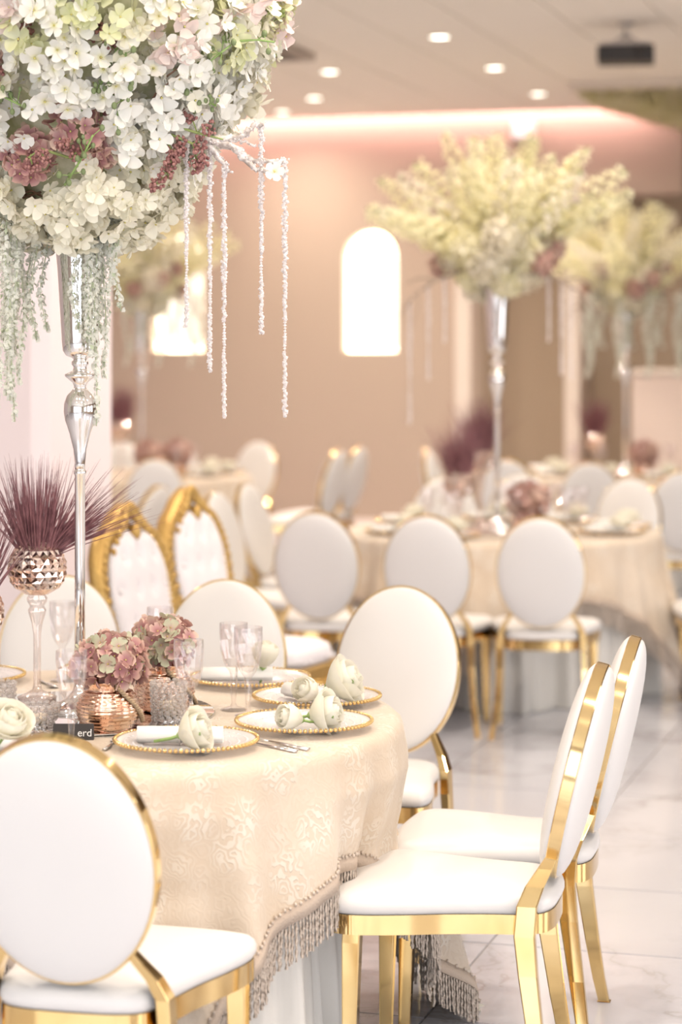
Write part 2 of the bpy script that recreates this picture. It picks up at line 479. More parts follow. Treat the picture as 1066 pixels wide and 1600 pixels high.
# back wall with two arched niches
NICHES = [(-5.36, 0.245), (-7.165, 0.245)]
NZ0, NZT = 1.637, 2.708
def arch_pts(hw, z0, zt, n=14):
    zc = zt - hw
    pts = [(-hw, z0), (0, z0), (hw, z0), (hw, (z0+zc)/2)]
    for i in range(n+1):
        a = PI*i/n
        pts.append((hw*cos(a), zc + hw*sin(a)))
    pts.append((-hw, (z0+zc)/2))
    return pts
wb = MB()
UP = -4.44      # right end of the pink wall
segs = [U0, -7.165-0.45, -7.165+0.45, -5.36-0.45, -5.36+0.45, UP]
def wallquad(mb, u0, u1, z0, z1, v=VB):
    mb.add([(u0,v,z0),(u1,v,z0),(u1,v,z1),(u0,v,z1)], [(0,1,2,3)], 0, False)
for k in (0, 2, 4): wallquad(wb, segs[k], segs[k+1], 0, CEIL+0.25)
for uc, hw in NICHES:
    wallquad(wb, uc-0.45, uc+0.45, 0, 1.3); wallquad(wb, uc-0.45, uc+0.45, 3.0, CEIL+0.25)
    pts = arch_pts(hw, NZ0, NZT); cx, cz = 0, (NZ0+NZT)/2
    outer = []
    for x, z in pts:
        dx, dz = x-cx, z-cz
        t = min(0.45/abs(dx) if abs(dx) > 1e-6 else 9e9, ((3.0-cz) if dz > 0 else (cz-1.3))/abs(dz) if abs(dz) > 1e-6 else 9e9)
        outer.append((cx+dx*t, cz+dz*t))
    # put the rectangle's corners in by snapping the nearest outer points
    for qx, qz in ((-0.45,1.3),(0.45,1.3),(0.45,3.0),(-0.45,3.0)):
        k = min(range(len(outer)), key=lambda i: (outer[i][0]-qx)**2+(outer[i][1]-qz)**2)
        outer[k] = (qx, qz)
    n = len(pts)
    vs = [(uc+x, VB, z) for x, z in pts] + [(uc+x, VB, z) for x, z in outer]
    wb.add(vs, [(i, n+i, n+(i+1) % n, (i+1) % n)[::-1] for i in range(n)], 0, False)
wallquad(wb, UP, -2.6, 3.02, CEIL+0.25)                      # header over the recesses
wb.box((UP, VB, 2.98), (-2.6, VB+0.5, 3.02))
wb.box((U0, VB+0.16, -0.1), (UP, VB+0.28, CEIL+0.25))        # body of the wall behind the niches
wb.box((UP-0.02, VB, 0), (UP, VB+0.5, 3.0))
wall_back = struct('wall_back', wb, m_wall)
wr = MB(); wr.box((UP-0.1, VB+0.5, 0), (U1, VB+0.62, CEIL+0.25))
wall_recess = struct('wall_recess', wr, m_tan)
wl = MB(); wl.box((U0-0.15, V0, 0), (U0, VB+0.6, CEIL+0.3)); struct('wall_left', wl, m_pillar)
wl = MB(); wl.box((U1, V0, 0), (U1+0.15, VB+0.6, CEIL+0.3)); struct('wall_right', wl, m_wall)
wf = MB()
wf.box((U0, V0-0.15, 0), (-5.6, V0, CEIL+0.3)); wf.box((3.2, V0-0.15, 0), (U1, V0, CEIL+0.3))
wf.box((-5.6, V0-0.15, 3.25), (3.2, V0, CEIL+0.3)); wf.box((-5.6, V0-0.15, 0), (3.2, V0, 0.22))
struct('wall_front', wf, m_pil)
bb = MB(); bb.box((U0, VB-0.03, 0), (UP, VB, 0.17)); bb.box((U0, VB-0.045, 0), (UP, VB, 0.10)); struct('baseboard_back', bb, m_base)
for k, (u, w) in enumerate(((-4.51, 0.145), (-3.547, 0.13))):
    t = MB(); t.box((u-w/2, VB-0.06, 0), (u+w/2, VB+0.5, 3.02)); t.box((u-w/2-0.03, VB-0.08, 2.90), (u+w/2+0.03, VB, 3.02)); t.box((u-w/2-0.02, VB-0.08, 0), (u+w/2+0.02, VB, 0.2))
    bevel(struct('trim_%d' % (k+1), t, m_pil), 0.006)

for k, (uc, hw) in enumerate(NICHES):
    lab = ['glowing arched wall niche with nothing in front of it, right one of the two',
           'glowing arched wall niche partly hidden behind a tall white bouquet'][k]
    t = thing('arched_niche', lab, 'wall niche', RM(uc, VB, 0), -A, 'arched niches in the back wall')
    pts = arch_pts(hw, NZ0, NZT); n = len(pts)
    mb = MB(); mb.add([(x, 0, z) for x, z in pts] + [(x, 0.13, z) for x, z in pts], [(i, (i+1) % n, n+(i+1) % n, n+i) for i in range(n)], 0, False)
    mb.build('niche_reveal', m_pil, t)
    mb = MB(); mb.add([(x, 0.13, z) for x, z in pts], [list(range(n))], 0, False); mb.build('backlit_panel', m_niche, t)
    mb = MB(); ins = [(x*0.93, 0.10, (z-(NZ0+NZT)/2)*0.965+(NZ0+NZT)/2) for x, z in pts]
    mb.tube(ins+[ins[0]], 0.011, 6); mb.build('light_strip', m_led, t)
    a = area('niche_lamp', (0,0,0), (PI/2, 0, 0), 0.42, 0.9, 1.5, (1.0, 0.84, 0.58)); a.parent = t; a.location = (0, 0.06, 2.1); a.rotation_euler = (-PI/2, 0, 0)

# pillar behind the front table
pl = MB()
pc = [(-0.65, 0.05), (-0.60, 0), (-0.055, 0), (0, 0.055), (0, 0.65), (-0.65, 0.65)]
n = len(pc)
pl.add([(x, y, z) for z in (0, CEIL) for x, y in pc], [(i, (i+1) % n, n+(i+1) % n, n+i) for i in range(n)], 0, False)
pl.box((-0.66, -0.012, 0), (0.012, 0.66, 0.12))
pillar = pl.build('pillar', m_pillar); pillar.location = (-1.10, 8.3, 0); pillar.rotation_euler = ROT; pillar['kind'] = 'structure'

# ------------------------------------------------------------------ ceiling fittings
DL = ['recessed ceiling downlight nearest to the white bouquet top in the middle', 'ceiling downlight between the nearest one and the projector side',
      'ceiling downlight just above the flower spikes of the middle bouquet', 'ceiling downlight beside the grey ceiling vent',
      'ceiling downlight behind the one beside the vent, over the pink wall', 'farthest ceiling downlight, right above the pink lit wall edge']
lm = MB(); lm.lathe([(0.062, 0), (0.062, -0.004), (0.0, -0.004)], 20)
DL = ['single recessed downlight highest up in the photo, above the middle bouquet', 'downlight between the highest one and the one above the bouquet tips, left of the projector',
      'downlight closest above the spiky tips of the large blurred bouquet', 'downlight just below the grey ceiling vent',
      'middle one of the three downlights near the ceiling vent', 'downlight lowest in the photo, touching the bright pink wall edge']
for (x, y), lab in zip(DOWN_SEEN, DL):
    t = thing('ceiling_light', lab, 'ceiling light', (x, y, CEIL-0.008), 0, 'recessed downlights')
    mb = MB(); mb.lathe([(0.062, 0), (0.078, 0), (0.076, -0.010), (0.062, -0.006)], 20, cap=False); mb.build('trim_ring', m_pil, t)
    mb = MB(); mb.lathe([(0.063, -0.003), (0.04, -0.0045), (0.0, -0.005)], 20, cap=False); mb.build('lamp_face', m_lamp, t)

# projector
t = thing('projector', 'black projector hanging from a ceiling pole near the flower panel', 'projector', (1.775, 13.95, 3.44), -0.14)
mb = MB(); mb.box((-0.175, -0.13, 0), (0.175, 0.13, 0.105)); bevel(mb.build('body', m_black, t), 0.012, 3)
mb = MB(); mb.box((-0.178, -0.10, 0.015), (0.178, -0.05, 0.02)); mb.box((-0.15,-0.1,0.105),(0.15,0.1,0.125)); mb.build('top_cover', m_grey, t)
mb = MB()
for k in range(7): mb.box((-0.16+k*0.018, -0.134, 0.02), (-0.152+k*0.018, -0.129, 0.085))
mb.build('vent_grille', m_black, t)
mb = MB(); mb.lathe([(0.0, -0.01), (0.03, -0.01), (0.034, 0), (0.034, 0.02)], 18); o = mb.build('lens', m_black, t); o.location = (0.09, -0.13, 0.055); o.rotation_euler = (PI/2, 0, 0)
mb = MB(); mb.tube([(0,0,0.16),(0,0,CEIL-3.44-0.008)], 0.012, 10); mb.lathe([(0.05, CEIL-3.44-0.02), (0.05, CEIL-3.44-0.006)], 16)
for sx in (-1, 1):
    for sy in (-1, 1): mb.tube([(sx*0.085, sy*0.06, 0.12), (sx*0.03, sy*0.02, 0.165), (0, 0, 0.175)], 0.006, 6)
mb.ball((0,0,0.17), 0.028); mb.build('ceiling_mount', m_grey, t)

# ceiling vent
t = thing('ceiling_vent', 'dark grey square air vent in the ceiling beside the front bouquet tip', 'vent', RM(-4.44, 14.58, CEIL-0.012), -A)
t.location = RM(-4.86, 14.40, CEIL-0.012)
m_vent = mat('vent_grey', (0.44, 0.37, 0.31), 0.6)
mb = MB(); mb.box((-0.32, -0.30, -0.045), (0.32, -0.25, 0)); mb.box((-0.32, 0.25, -0.045), (0.32, 0.30, 0)); mb.box((-0.32, -0.25, -0.045), (-0.27, 0.25, 0)); mb.box((0.27, -0.25, -0.045), (0.32, 0.25, 0)); mb.build('frame', m_vent, t)
mb = MB(); mb.box((-0.27, -0.02, -0.002), (0.27, 0.02, 0)); sl = MB(); sl.add([(-0.27,-0.02,-0.035),(0.27,-0.02,-0.035),(0.27,0.02,-0.012),(-0.27,0.02,-0.012),(-0.27,-0.02,-0.031),(0.27,-0.02,-0.031),(0.27,0.02,-0.008),(-0.27,0.02,-0.008)], [(0,1,2,3),(7,6,5,4),(0,4,5,1),(2,6,7,3)], 0, False)
slm = sl.mesh('slat', m_vent)
for k in range(9): link('slat', slm, t, loc=(0, -0.22+k*0.055, 0))

# glowing box added for a bright reflection on the back wall near the ceiling
t = thing('reflection_box', 'small square pinkish box standing in for a reflection high on the pink wall', 'reflection patch', RM(-3.98, VB-0.001, 3.56), -A)
mb = MB(); mb.box((-0.10, -0.05, -0.09), (0.10, 0, 0.09)); bevel(mb.build('box_body', m_pil, t), 0.008)
mb = MB(); mb.box((-0.085, -0.056, -0.075), (0.085, -0.05, 0.075)); mb.build('glow_face', m_reflection, t)

# pale counter at the far right
t = thing('bar_counter', 'pale pink high bar counter against the tan wall at far right', 'counter', RM(-2.85, 17.8, 0), -A)
m_counter = mat('pale_pink_panel', (0.82, 0.68, 0.60), 0.5)
mb = MB(); mb.box((0, 0, 0), (2.6, 0.6, 1.46)); mb.build('front_panel', m_counter, t)
mb = MB(); mb.box((-0.02, -0.03, 1.46), (2.62, 0.62, 1.50)); bevel(mb.build('counter_top', m_pil, t), 0.006)
mb = MB(); mb.box((0.02, -0.015, 0), (2.6, 0, 0.10)); mb.build('plinth', m_grey, t)
for k, (u, lab) in enumerate(((0.42, 'dark green leafy plant on the bar counter, nearer the bouquet'), (0.95, 'dark green leafy plant on the bar counter, at the picture edge'))):
    p = thing('counter_plant', lab, 'plant', RM(-2.85+u, 18.1, 1.50), 0, 'plants on the bar counter')
    mb = MB(); mb.lathe([(0.05, 0), (0.06, 0.05), (0.062, 0.06)], 14); mb.build('pot', m_grey, p)
    mb = MB()
    for q in range(40):
        a = random.uniform(0, 2*PI); r = random.uniform(0.02, 0.13); z = random.uniform(0.03, 0.09)
        d = Vector((cos(a), sin(a), random.uniform(-.3, .8))); c = Vector((cos(a)*r*0.5, sin(a)*r*0.5, 0.05+z*0.3))
        s_ = d.cross(Vector((0,0,1))).normalized()*0.018; e = c + d*0.07
        mb.add([c, (c+e)/2+s_, e, (c+e)/2-s_], [(0,1,2,3)])
    f = mb.build('leaves', m_darkleaf, p)

# ------------------------------------------------------------------ chairs
def oval(a, b, th): return a*sin(th), -b*cos(th)       # th = 0 at the bottom
BA, BB, BZ, TILT, BY = 0.186, 0.243, 0.719, math.radians(13.5), -0.275
def back_pt(x, h, off):      # point of the tilted back plane: h along it, off along its front normal
    return (x, BY - h*sin(TILT) + off*cos(TILT), BZ + h*cos(TILT) + off*sin(TILT))
def make_chair():
    t = thing('banquet_chair', 'x', 'chair')
    mb = MB(); nr, na = 9, 56
    for side, hh in ((1, 0.036), (-1, 0.036)):
        vs, fs = [back_pt(0, 0, side*(0.012+hh))], []
        for i in range(1, nr+1):
            r = sin(PI/2*i/nr)
            hgt = 0.012 + hh*(max(0, 1-r**3))**0.5
            for k in range(na):
                x, h = oval(BA*r, BB*r, 2*PI*k/na); vs.append(back_pt(x, h, side*hgt))
        for k in range(na):
            l = (k+1) % na
            fs.append((0, 1+k, 1+l)[::side])
            for i in range(nr-1):
                q = (1+i*na+k, 1+(i+1)*na+k, 1+(i+1)*na+l, 1+i*na+l); fs.append(q[::side])
        mb.add(vs, fs)
    mb.build('backrest', m_ivory, t)
    mb = MB(); vs, fs = [], []
    pr = [(-0.010, -0.0145), (0.0025, -0.0145), (0.0048, -0.0125), (0.0048, 0.0125), (0.0025, 0.0145), (-0.010, 0.0145)]
    n = len(pr)
    for k in range(72):
        th = 2*PI*k/72
        for dr, off in pr:
            x, h = oval(BA+dr, BB+dr, th); vs.append(back_pt(x, h, off))
    for k in range(72):
        l = (k+1) % 72
        for i in range(n): fs.append((k*n+i, k*n+(i+1) % n, l*n+(i+1) % n, l*n+i))
    mb.add(vs, fs, 0, True); fr = mb.build('back_frame', m_gold, t)
    es = fr.modifiers.new('split', 'EDGE_SPLIT'); es.split_angle = math.radians(35)
    # seat outline, right half from the back to the front
    half = [(0.0, -0.240), (0.085, -0.236), (0.138, -0.215), (0.160, -0.170), (0.170, -0.10), (0.190, -0.01), (0.218, 0.08), (0.238, 0.16),
            (0.240, 0.215), (0.218, 0.247), (0.12, 0.262), (0.0, 0.268)]
    def cr(P, m=5):
        out = []
        for i in range(len(P)-1):
            p0, p1, p2, p3 = P[max(i-1,0)], P[i], P[i+1], P[min(i+2,len(P)-1)]
            for k in range(m):
                s_ = k/m
                out.append(tuple(0.5*((2*p1[q])+(-p0[q]+p2[q])*s_+(2*p0[q]-5*p1[q]+4*p2[q]-p3[q])*s_*s_+(-p0[q]+3*p1[q]-3*p2[q]+p3[q])*s_**3) for q in (0,1)))
        return out+[P[-1]]
    hr = cr(half); outl = hr + [(-x, y) for x, y in hr[-2:0:-1]]
    n = len(outl); cy = 0.02
    def ring(f, z): return [((x)*f, cy+(y-cy)*f, z) for x, y in outl]
    mb = MB(); vs = []
    prof = [(0.90, 0.424), (0.975, 0.426), (1.0, 0.437), (1.0, 0.447), (0.987, 0.457), (0.95, 0.466), (0.87, 0.473), (0.70, 0.480), (0.45, 0.484), (0.2, 0.486)]
    for f, z in prof: vs += ring(f, z)
    vs.append((0, cy, 0.4865)); fs = []
    for i in range(len(prof)-1):
        for k in range(n):
            l = (k+1) % n; fs.append((i*n+k, i*n+l, (i+1)*n+l, (i+1)*n+k))
    e = (len(prof)-1)*n
    for k in range(n): fs.append((e+k, e+(k+1) % n, len(vs)-1))
    mb.add(vs, fs); mb.build('seat', m_ivory, t)
    mb = MB(); vs = ring(0.985, 0.425)+ring(0.985, 0.382)+ring(0.90, 0.382)+ring(0.90, 0.425)
    fs = []
    for i in range(4):
        for k in range(n):
            l = (k+1) % n; fs.append((i*n+k, ((i+1) % 4)*n+k, ((i+1) % 4)*n+l, i*n+l))
    mb.add(vs, fs, 0, True); sf = mb.build('seat_frame', m_gold, t)
    es = sf.modifiers.new('split', 'EDGE_SPLIT'); es.split_angle = math.radians(40)
    for s_ in (-1, 1):
        pts = [(0.118, -0.235, 0.553), (0.135, -0.220, 0.525), (0.158, -0.200, 0.490), (0.174, -0.185, 0.45), (0.178, -0.180, 0.385), (0.181, -0.188, 0.30), (0.190, -0.207, 0.16), (0.203, -0.222, 0.06), (0.212, -0.234, 0.0)]
        sz = [(0.018, 0.026), (0.021, 0.034), (0.024, 0.042), (0.026, 0.046), (0.026, 0.047), (0.025, 0.043), (0.024, 0.036), (0.023, 0.031), (0.022, 0.028)]
        mb = MB(); mb.rect_sweep([(s_*x, y, z) for x, y, z in pts], sz); bevel(mb.build('leg', m_gold, t), 0.003)
    for s_ in (-1, 1):
        pts = [(0.204, 0.196, 0.415), (0.206, 0.199, 0.36), (0.207, 0.202, 0.2), (0.209, 0.206, 0.0)]
        sz = [(0.040, 0.040), (0.040, 0.040), (0.034, 0.034), (0.027, 0.027)]
        mb = MB(); mb.rect_sweep([(s_*x, y, z) for x, y, z in pts], sz); bevel(mb.build('leg', m_gold, t), 0.003)
    return t
CH = [ # x, y of the top of the back, facing, label, group
 (-0.525, 4.12, 0.23, 0.973, 'white oval-back chair with its back turned, nearest at the front table', 'f'),
 (0.556, 5.03, -0.976, 0.215, 'white oval-back chair seen edge-on, nearer one of the side-by-side pair', 'f'),
 (0.692, 5.50, -0.976, 0.21, 'white oval-back chair seen edge-on, behind its twin at the front table', 'f'),
 (0.176, 6.63, -0.33, -0.945, 'white oval-back chair facing us across the right end of the front table', 'f'),
 (-0.352, 6.82, -0.10, -0.995, 'white oval-back chair facing us behind the crystal glasses on the front table', 'f'),
 (-0.870, 6.95, 0.02, -1.0, 'white oval-back chair facing us behind the silver vase pole', 'f'),
 (-0.109, 9.75, 0.16, 0.987, 'white oval-back chair seen from behind, next to the gold throne chairs', 'm'),
 (0.366, 9.56, 0.16, 0.987, 'white oval-back chair seen from behind, middle of three before the second table', 'm'),
 (0.842, 9.45, 0.14, 0.99, 'white oval-back chair seen from behind, before the mauve hydrangea pot on the second table', 'm'),
 (-0.60, 11.03, 0.93, -0.37, 'oval-back chair in profile, just right of the taller gold throne chair', 'm'),
 (-0.475, 11.70, 0.93, -0.37, 'oval-back chair in profile with a gold post, second right of the throne chairs', 'm'),
 (0.57, 12.26, -0.05, -1.0, 'oval-back chair facing us behind the short goblet on the second table', 'm'),
 (1.02, 12.58, -0.10, -0.99, 'oval-back chair facing us right of the vase pole on the second table', 'm'),
 (1.575, 12.20, -0.5, -0.87, 'oval-back chair facing us behind the white roses of the second table', 'm'),
 (2.12, 10.42, -1.0, 0.02, 'chair at the right picture edge with only its seat and gold legs showing', 'm'),
 (-1.20, 14.42, -0.15, 0.99, 'oval-back chair seen from behind before the far left table', 'l'),
 (-0.636, 17.0, -0.5, -0.87, 'oval-back chair facing us right of the far left table', 'l'),
 (-1.27, 17.2, -0.1, -0.99, 'oval-back chair facing us behind the far left table', 'l'),
 (-1.66, 17.0, 0.1, -0.99, 'oval-back chair facing us half hidden by the pillar', 'l'),
 (-0.04, 15.75, -0.92, 0.39, 'oval-back chair seen slantwise with glinting gold rim, left one of two', 'l'),
 (0.11, 16.25, -0.92, 0.39, 'oval-back chair seen slantwise with glinting gold rim, right one of two', 'l'),
 (-0.97, 11.6, -0.9, 0.43, 'oval-back chair in profile behind the left gold throne chair', 'l'),
 (0.62, 15.3, 0.95, -0.3, 'oval-back chair in profile left of the plum grass goblets, nearer of two', 'r'),
 (0.63, 15.95, 0.95, -0.1, 'oval-back chair in profile left of the plum grass goblets, farther of two', 'r'),
 (1.07, 14.35, 0.35, 0.93, 'oval-back chair seen from behind beside the second vase pole', 'r'),
 (1.56, 14.0, 0.18, 0.98, 'oval-back chair seen from behind below the far right grass goblet', 'r'),
 (1.98, 13.0, 0.0, 1.0, 'oval-back chair seen from behind, cut by the right picture edge', 'r'),
]
GR = {'f': 'oval-back chairs around the front table', 'm': 'oval-back chairs around the second table', 'l': 'oval-back chairs around the far left table', 'r': 'oval-back chairs around the far right table'}
ch0 = make_chair(); used = False
for x, y, fx, fy, lab, gk in CH:
    n_ = math.hypot(fx, fy); fx /= n_; fy /= n_
    loc = (x+0.30*fx, y+0.30*fy, 0)
    if not used: used = True; ch0.location = loc; ch0.rotation_euler = (0,0,face_rz(fx,fy)); tag(ch0, lab, None, GR[gk])
    else: dup(ch0, loc, face_rz(fx, fy), lab, GR[gk])

# ------------------------------------------------------------------ throne chairs
btb = MB(); btb.ball((0,0,0), 0.010, 8, 5); btn_me = btb.mesh('button', m_stud)
def make_throne():
    t = thing('throne_chair', 'x', 'chair')
    T2 = math.radians(12)
    def bp(x, z, off): h = z-0.45; return (x, -0.22-h*sin(T2)+off*cos(T2), 0.45+h*cos(T2)+off*sin(T2))
    halfo = [(0.20, 0.40), (0.225, 0.55), (0.262, 0.72), (0.285, 0.86), (0.270, 0.96), (0.215, 1.035), (0.14, 1.075), (0.075, 1.115), (0.0, 1.14)]
    def smooth(P, m=6):
        out = []
        for i in range(len(P)-1):
            p0, p1, p2, p3 = P[max(i-1,0)], P[i], P[i+1], P[min(i+2,len(P)-1)]
            for k in range(m):
                s_ = k/m
                out.append(tuple(0.5*((2*p1[q])+(-p0[q]+p2[q])*s_+(2*p0[q]-5*p1[q]+4*p2[q]-p3[q])*s_*s_+(-p0[q]+3*p1[q]-3*p2[q]+p3[q])*s_**3) for q in (0,1)))
        return out+[P[-1]]
    ho = smooth(halfo); full = ho+[(-x, z) for x, z in ho[-2::-1]]
    mb = MB()
    mb.tube([bp(x, z, 0) for x, z in full], [0.042 if z > 0.5 else 0.034 for x, z in full], 8, 0, True, 0.75)
    for k in range(3, len(full)-3, 2):
        x, z = full[k]; mb.ball(bp(x, z, 0.028), 0.016, 6, 4)
    mb.build('back_frame', m_oldgold, t)
    mb = MB()       # carved crest: shell of lobes with leaf scrolls
    for k in range(7):
        a = (k-3)*0.42; p = bp(0.055*sin(a), 1.115+0.055*cos(a)-0.03, 0.035); mb.ball(p, 0.026, 8, 6, 0, (1, 0.7, 1.25))
    for s_ in (-1, 1):
        for k in range(5):
            mb.ball(bp(s_*(0.06+0.032*k), 1.105-0.016*k-0.004*k*k*0.6, 0.034), 0.026-0.003*k, 8, 5)
    mb.ball(bp(0, 1.06, 0.04), 0.03, 8, 6); mb.ball(bp(0, 1.03, 0.03), 0.02, 8, 6)
    mb.build('carved_crest', m_oldgold, t)
    # tufted pad
    mb = MB(); nx, nz = 34, 44; vs, fs = [], []
    btn = [(x*0.13+(0.065 if r % 2 else 0), 0.52+0.115*r) for r in range(5) for x in (-2,-1,0,1,2)]
    def halfw(z):
        best = 0.2
        for (x0,z0),(x1,z1) in zip(ho, ho[1:]):
            if min(z0,z1) <= z <= max(z0,z1) and abs(z1-z0) > 1e-6: best = x0+(x1-x0)*(z-z0)/(z1-z0)
        return max(best-0.025, 0.02)
    for j in range(nz+1):
        z = 0.42+(1.085-0.42)*j/nz; w = halfw(z)
        for i in range(nx+1):
            q = -1+2*i/nx; x = q*w
            e = (1-abs(q)**6)*(1-(abs(2*j/nz-1))**10)
            d = min(math.hypot(x-bx, z-bz) for bx, bz in btn)
            d2 = sorted(math.hypot(x-bx, z-bz) for bx, bz in btn)[1]
            h = 0.012+0.05*e*(0.45+0.55*min(1, d/0.065)**0.6)-0.010*e*max(0, 1-(d2-d)/0.025)
            vs.append(bp(x, z, h))
    for j in range(nz):
        for i in range(nx):
            a = j*(nx+1)+i; fs.append((a, a+1, a+nx+2, a+nx+1))
    mb.add(vs, fs); mb.build('tufted_pad', m_tuft, t)
    mb = MB()
    for bx, bz in btn:
        if abs(bx) < halfw(bz)-0.04: link('button', btn_me, t, loc=bp(bx, bz, 0.040))
    for k in range(0, len(ho)*2-1, 1):
        x, z = full[k]
        if z < 0.5: continue
        f = 0.86; mb.ball(bp(x*f, 0.75+(z-0.75)*0.90, 0.030), 0.006, 6, 4)
    mb.build('edge_studs', m_stud, t)['kind'] = 'stuff'
    mb = MB(); mb.add([bp(x, z, -0.03) for x, z in full], [list(range(len(full)))], 0, False); mb.build('back_panel', m_tuft, t)
    # seat
    mb = MB(); n = 40; vs, fs = [], []
    prof = [(0.96, 0.50), (1.0, 0.51), (1.0, 0.545), (0.96, 0.565), (0.85, 0.578), (0.5, 0.59), (0.0, 0.592)]
    for f, z in prof:
        for k in range(n):
            a = 2*PI*k/n; e = 0.42
            vs.append((0.255*f*math.copysign(abs(cos(a))**e, cos(a)), 0.02+0.25*f*math.copysign(abs(sin(a))**e, sin(a)), z))
    for i in range(len(prof)-1):
        for k in range(n):
            l = (k+1) % n; fs.append((i*n+k, i*n+l, (i+1)*n+l, (i+1)*n+k))
    mb.add(vs, fs); mb.build('seat', m_tuft, t)
    mb = MB()
    for k in range(34):
        a = 2*PI*k/34; e = 0.42
        mb.ball((0.262*math.copysign(abs(cos(a))**e, cos(a)), 0.02+0.257*math.copysign(abs(sin(a))**e, sin(a)), 0.52), 0.009, 6, 4)
    mb.build('seat_studs', m_stud, t)['kind'] = 'stuff'
    mb = MB(); mb.box((-0.28, -0.255, 0.42), (0.28, 0.295, 0.50)); bevel(mb.build('apron', m_oldgold, t), 0.012, 3)
    mb = MB()
    for s_ in (-1, 1):
        for k in range(6): mb.ball((s_*(0.03+0.04*k), 0.298, 0.45-0.004*(5-k)), 0.02, 8, 5)
        for k in range(6): mb.ball((s_*0.284, -0.2+0.08*k, 0.455), 0.02, 8, 5)
    mb.build('apron_carving', m_oldgold, t)
    for s_ in (-1, 1):
        for y0, sg in ((0.25, 1), (-0.21, -1)):
            mb = MB()
            mb.tube([(s_*0.24, y0, 0.46), (s_*0.265, y0+sg*0.02, 0.36), (s_*0.262, y0+sg*0.02, 0.25), (s_*0.235, y0, 0.1), (s_*0.24, y0+sg*0.01, 0.035), (s_*0.262, y0+sg*0.03, 0.0)],
                    [0.055, 0.060, 0.050, 0.032, 0.026, 0.036], 10)
            mb.ball((s_*0.27, y0+sg*0.035, 0.38), 0.035, 8, 5); mb.build('leg', m_oldgold, t)
    return t
th0 = make_throne()
th0.location = (-0.735+0.31*0.9, 7.65-0.31*0.43, 0); th0.rotation_euler = (0,0,face_rz(0.9,-0.43))
th0.scale = (0.76, 0.9, 0.985)
tag(th0, 'gold carved throne chair with white tufted back, left one partly behind grass', None, 'gold throne chairs')
dup(th0, (-0.585+0.31*0.9, 8.55-0.31*0.43, 0), face_rz(0.9,-0.43), 'gold carved throne chair with white tufted back, right one with clear crest', 'gold throne chairs')

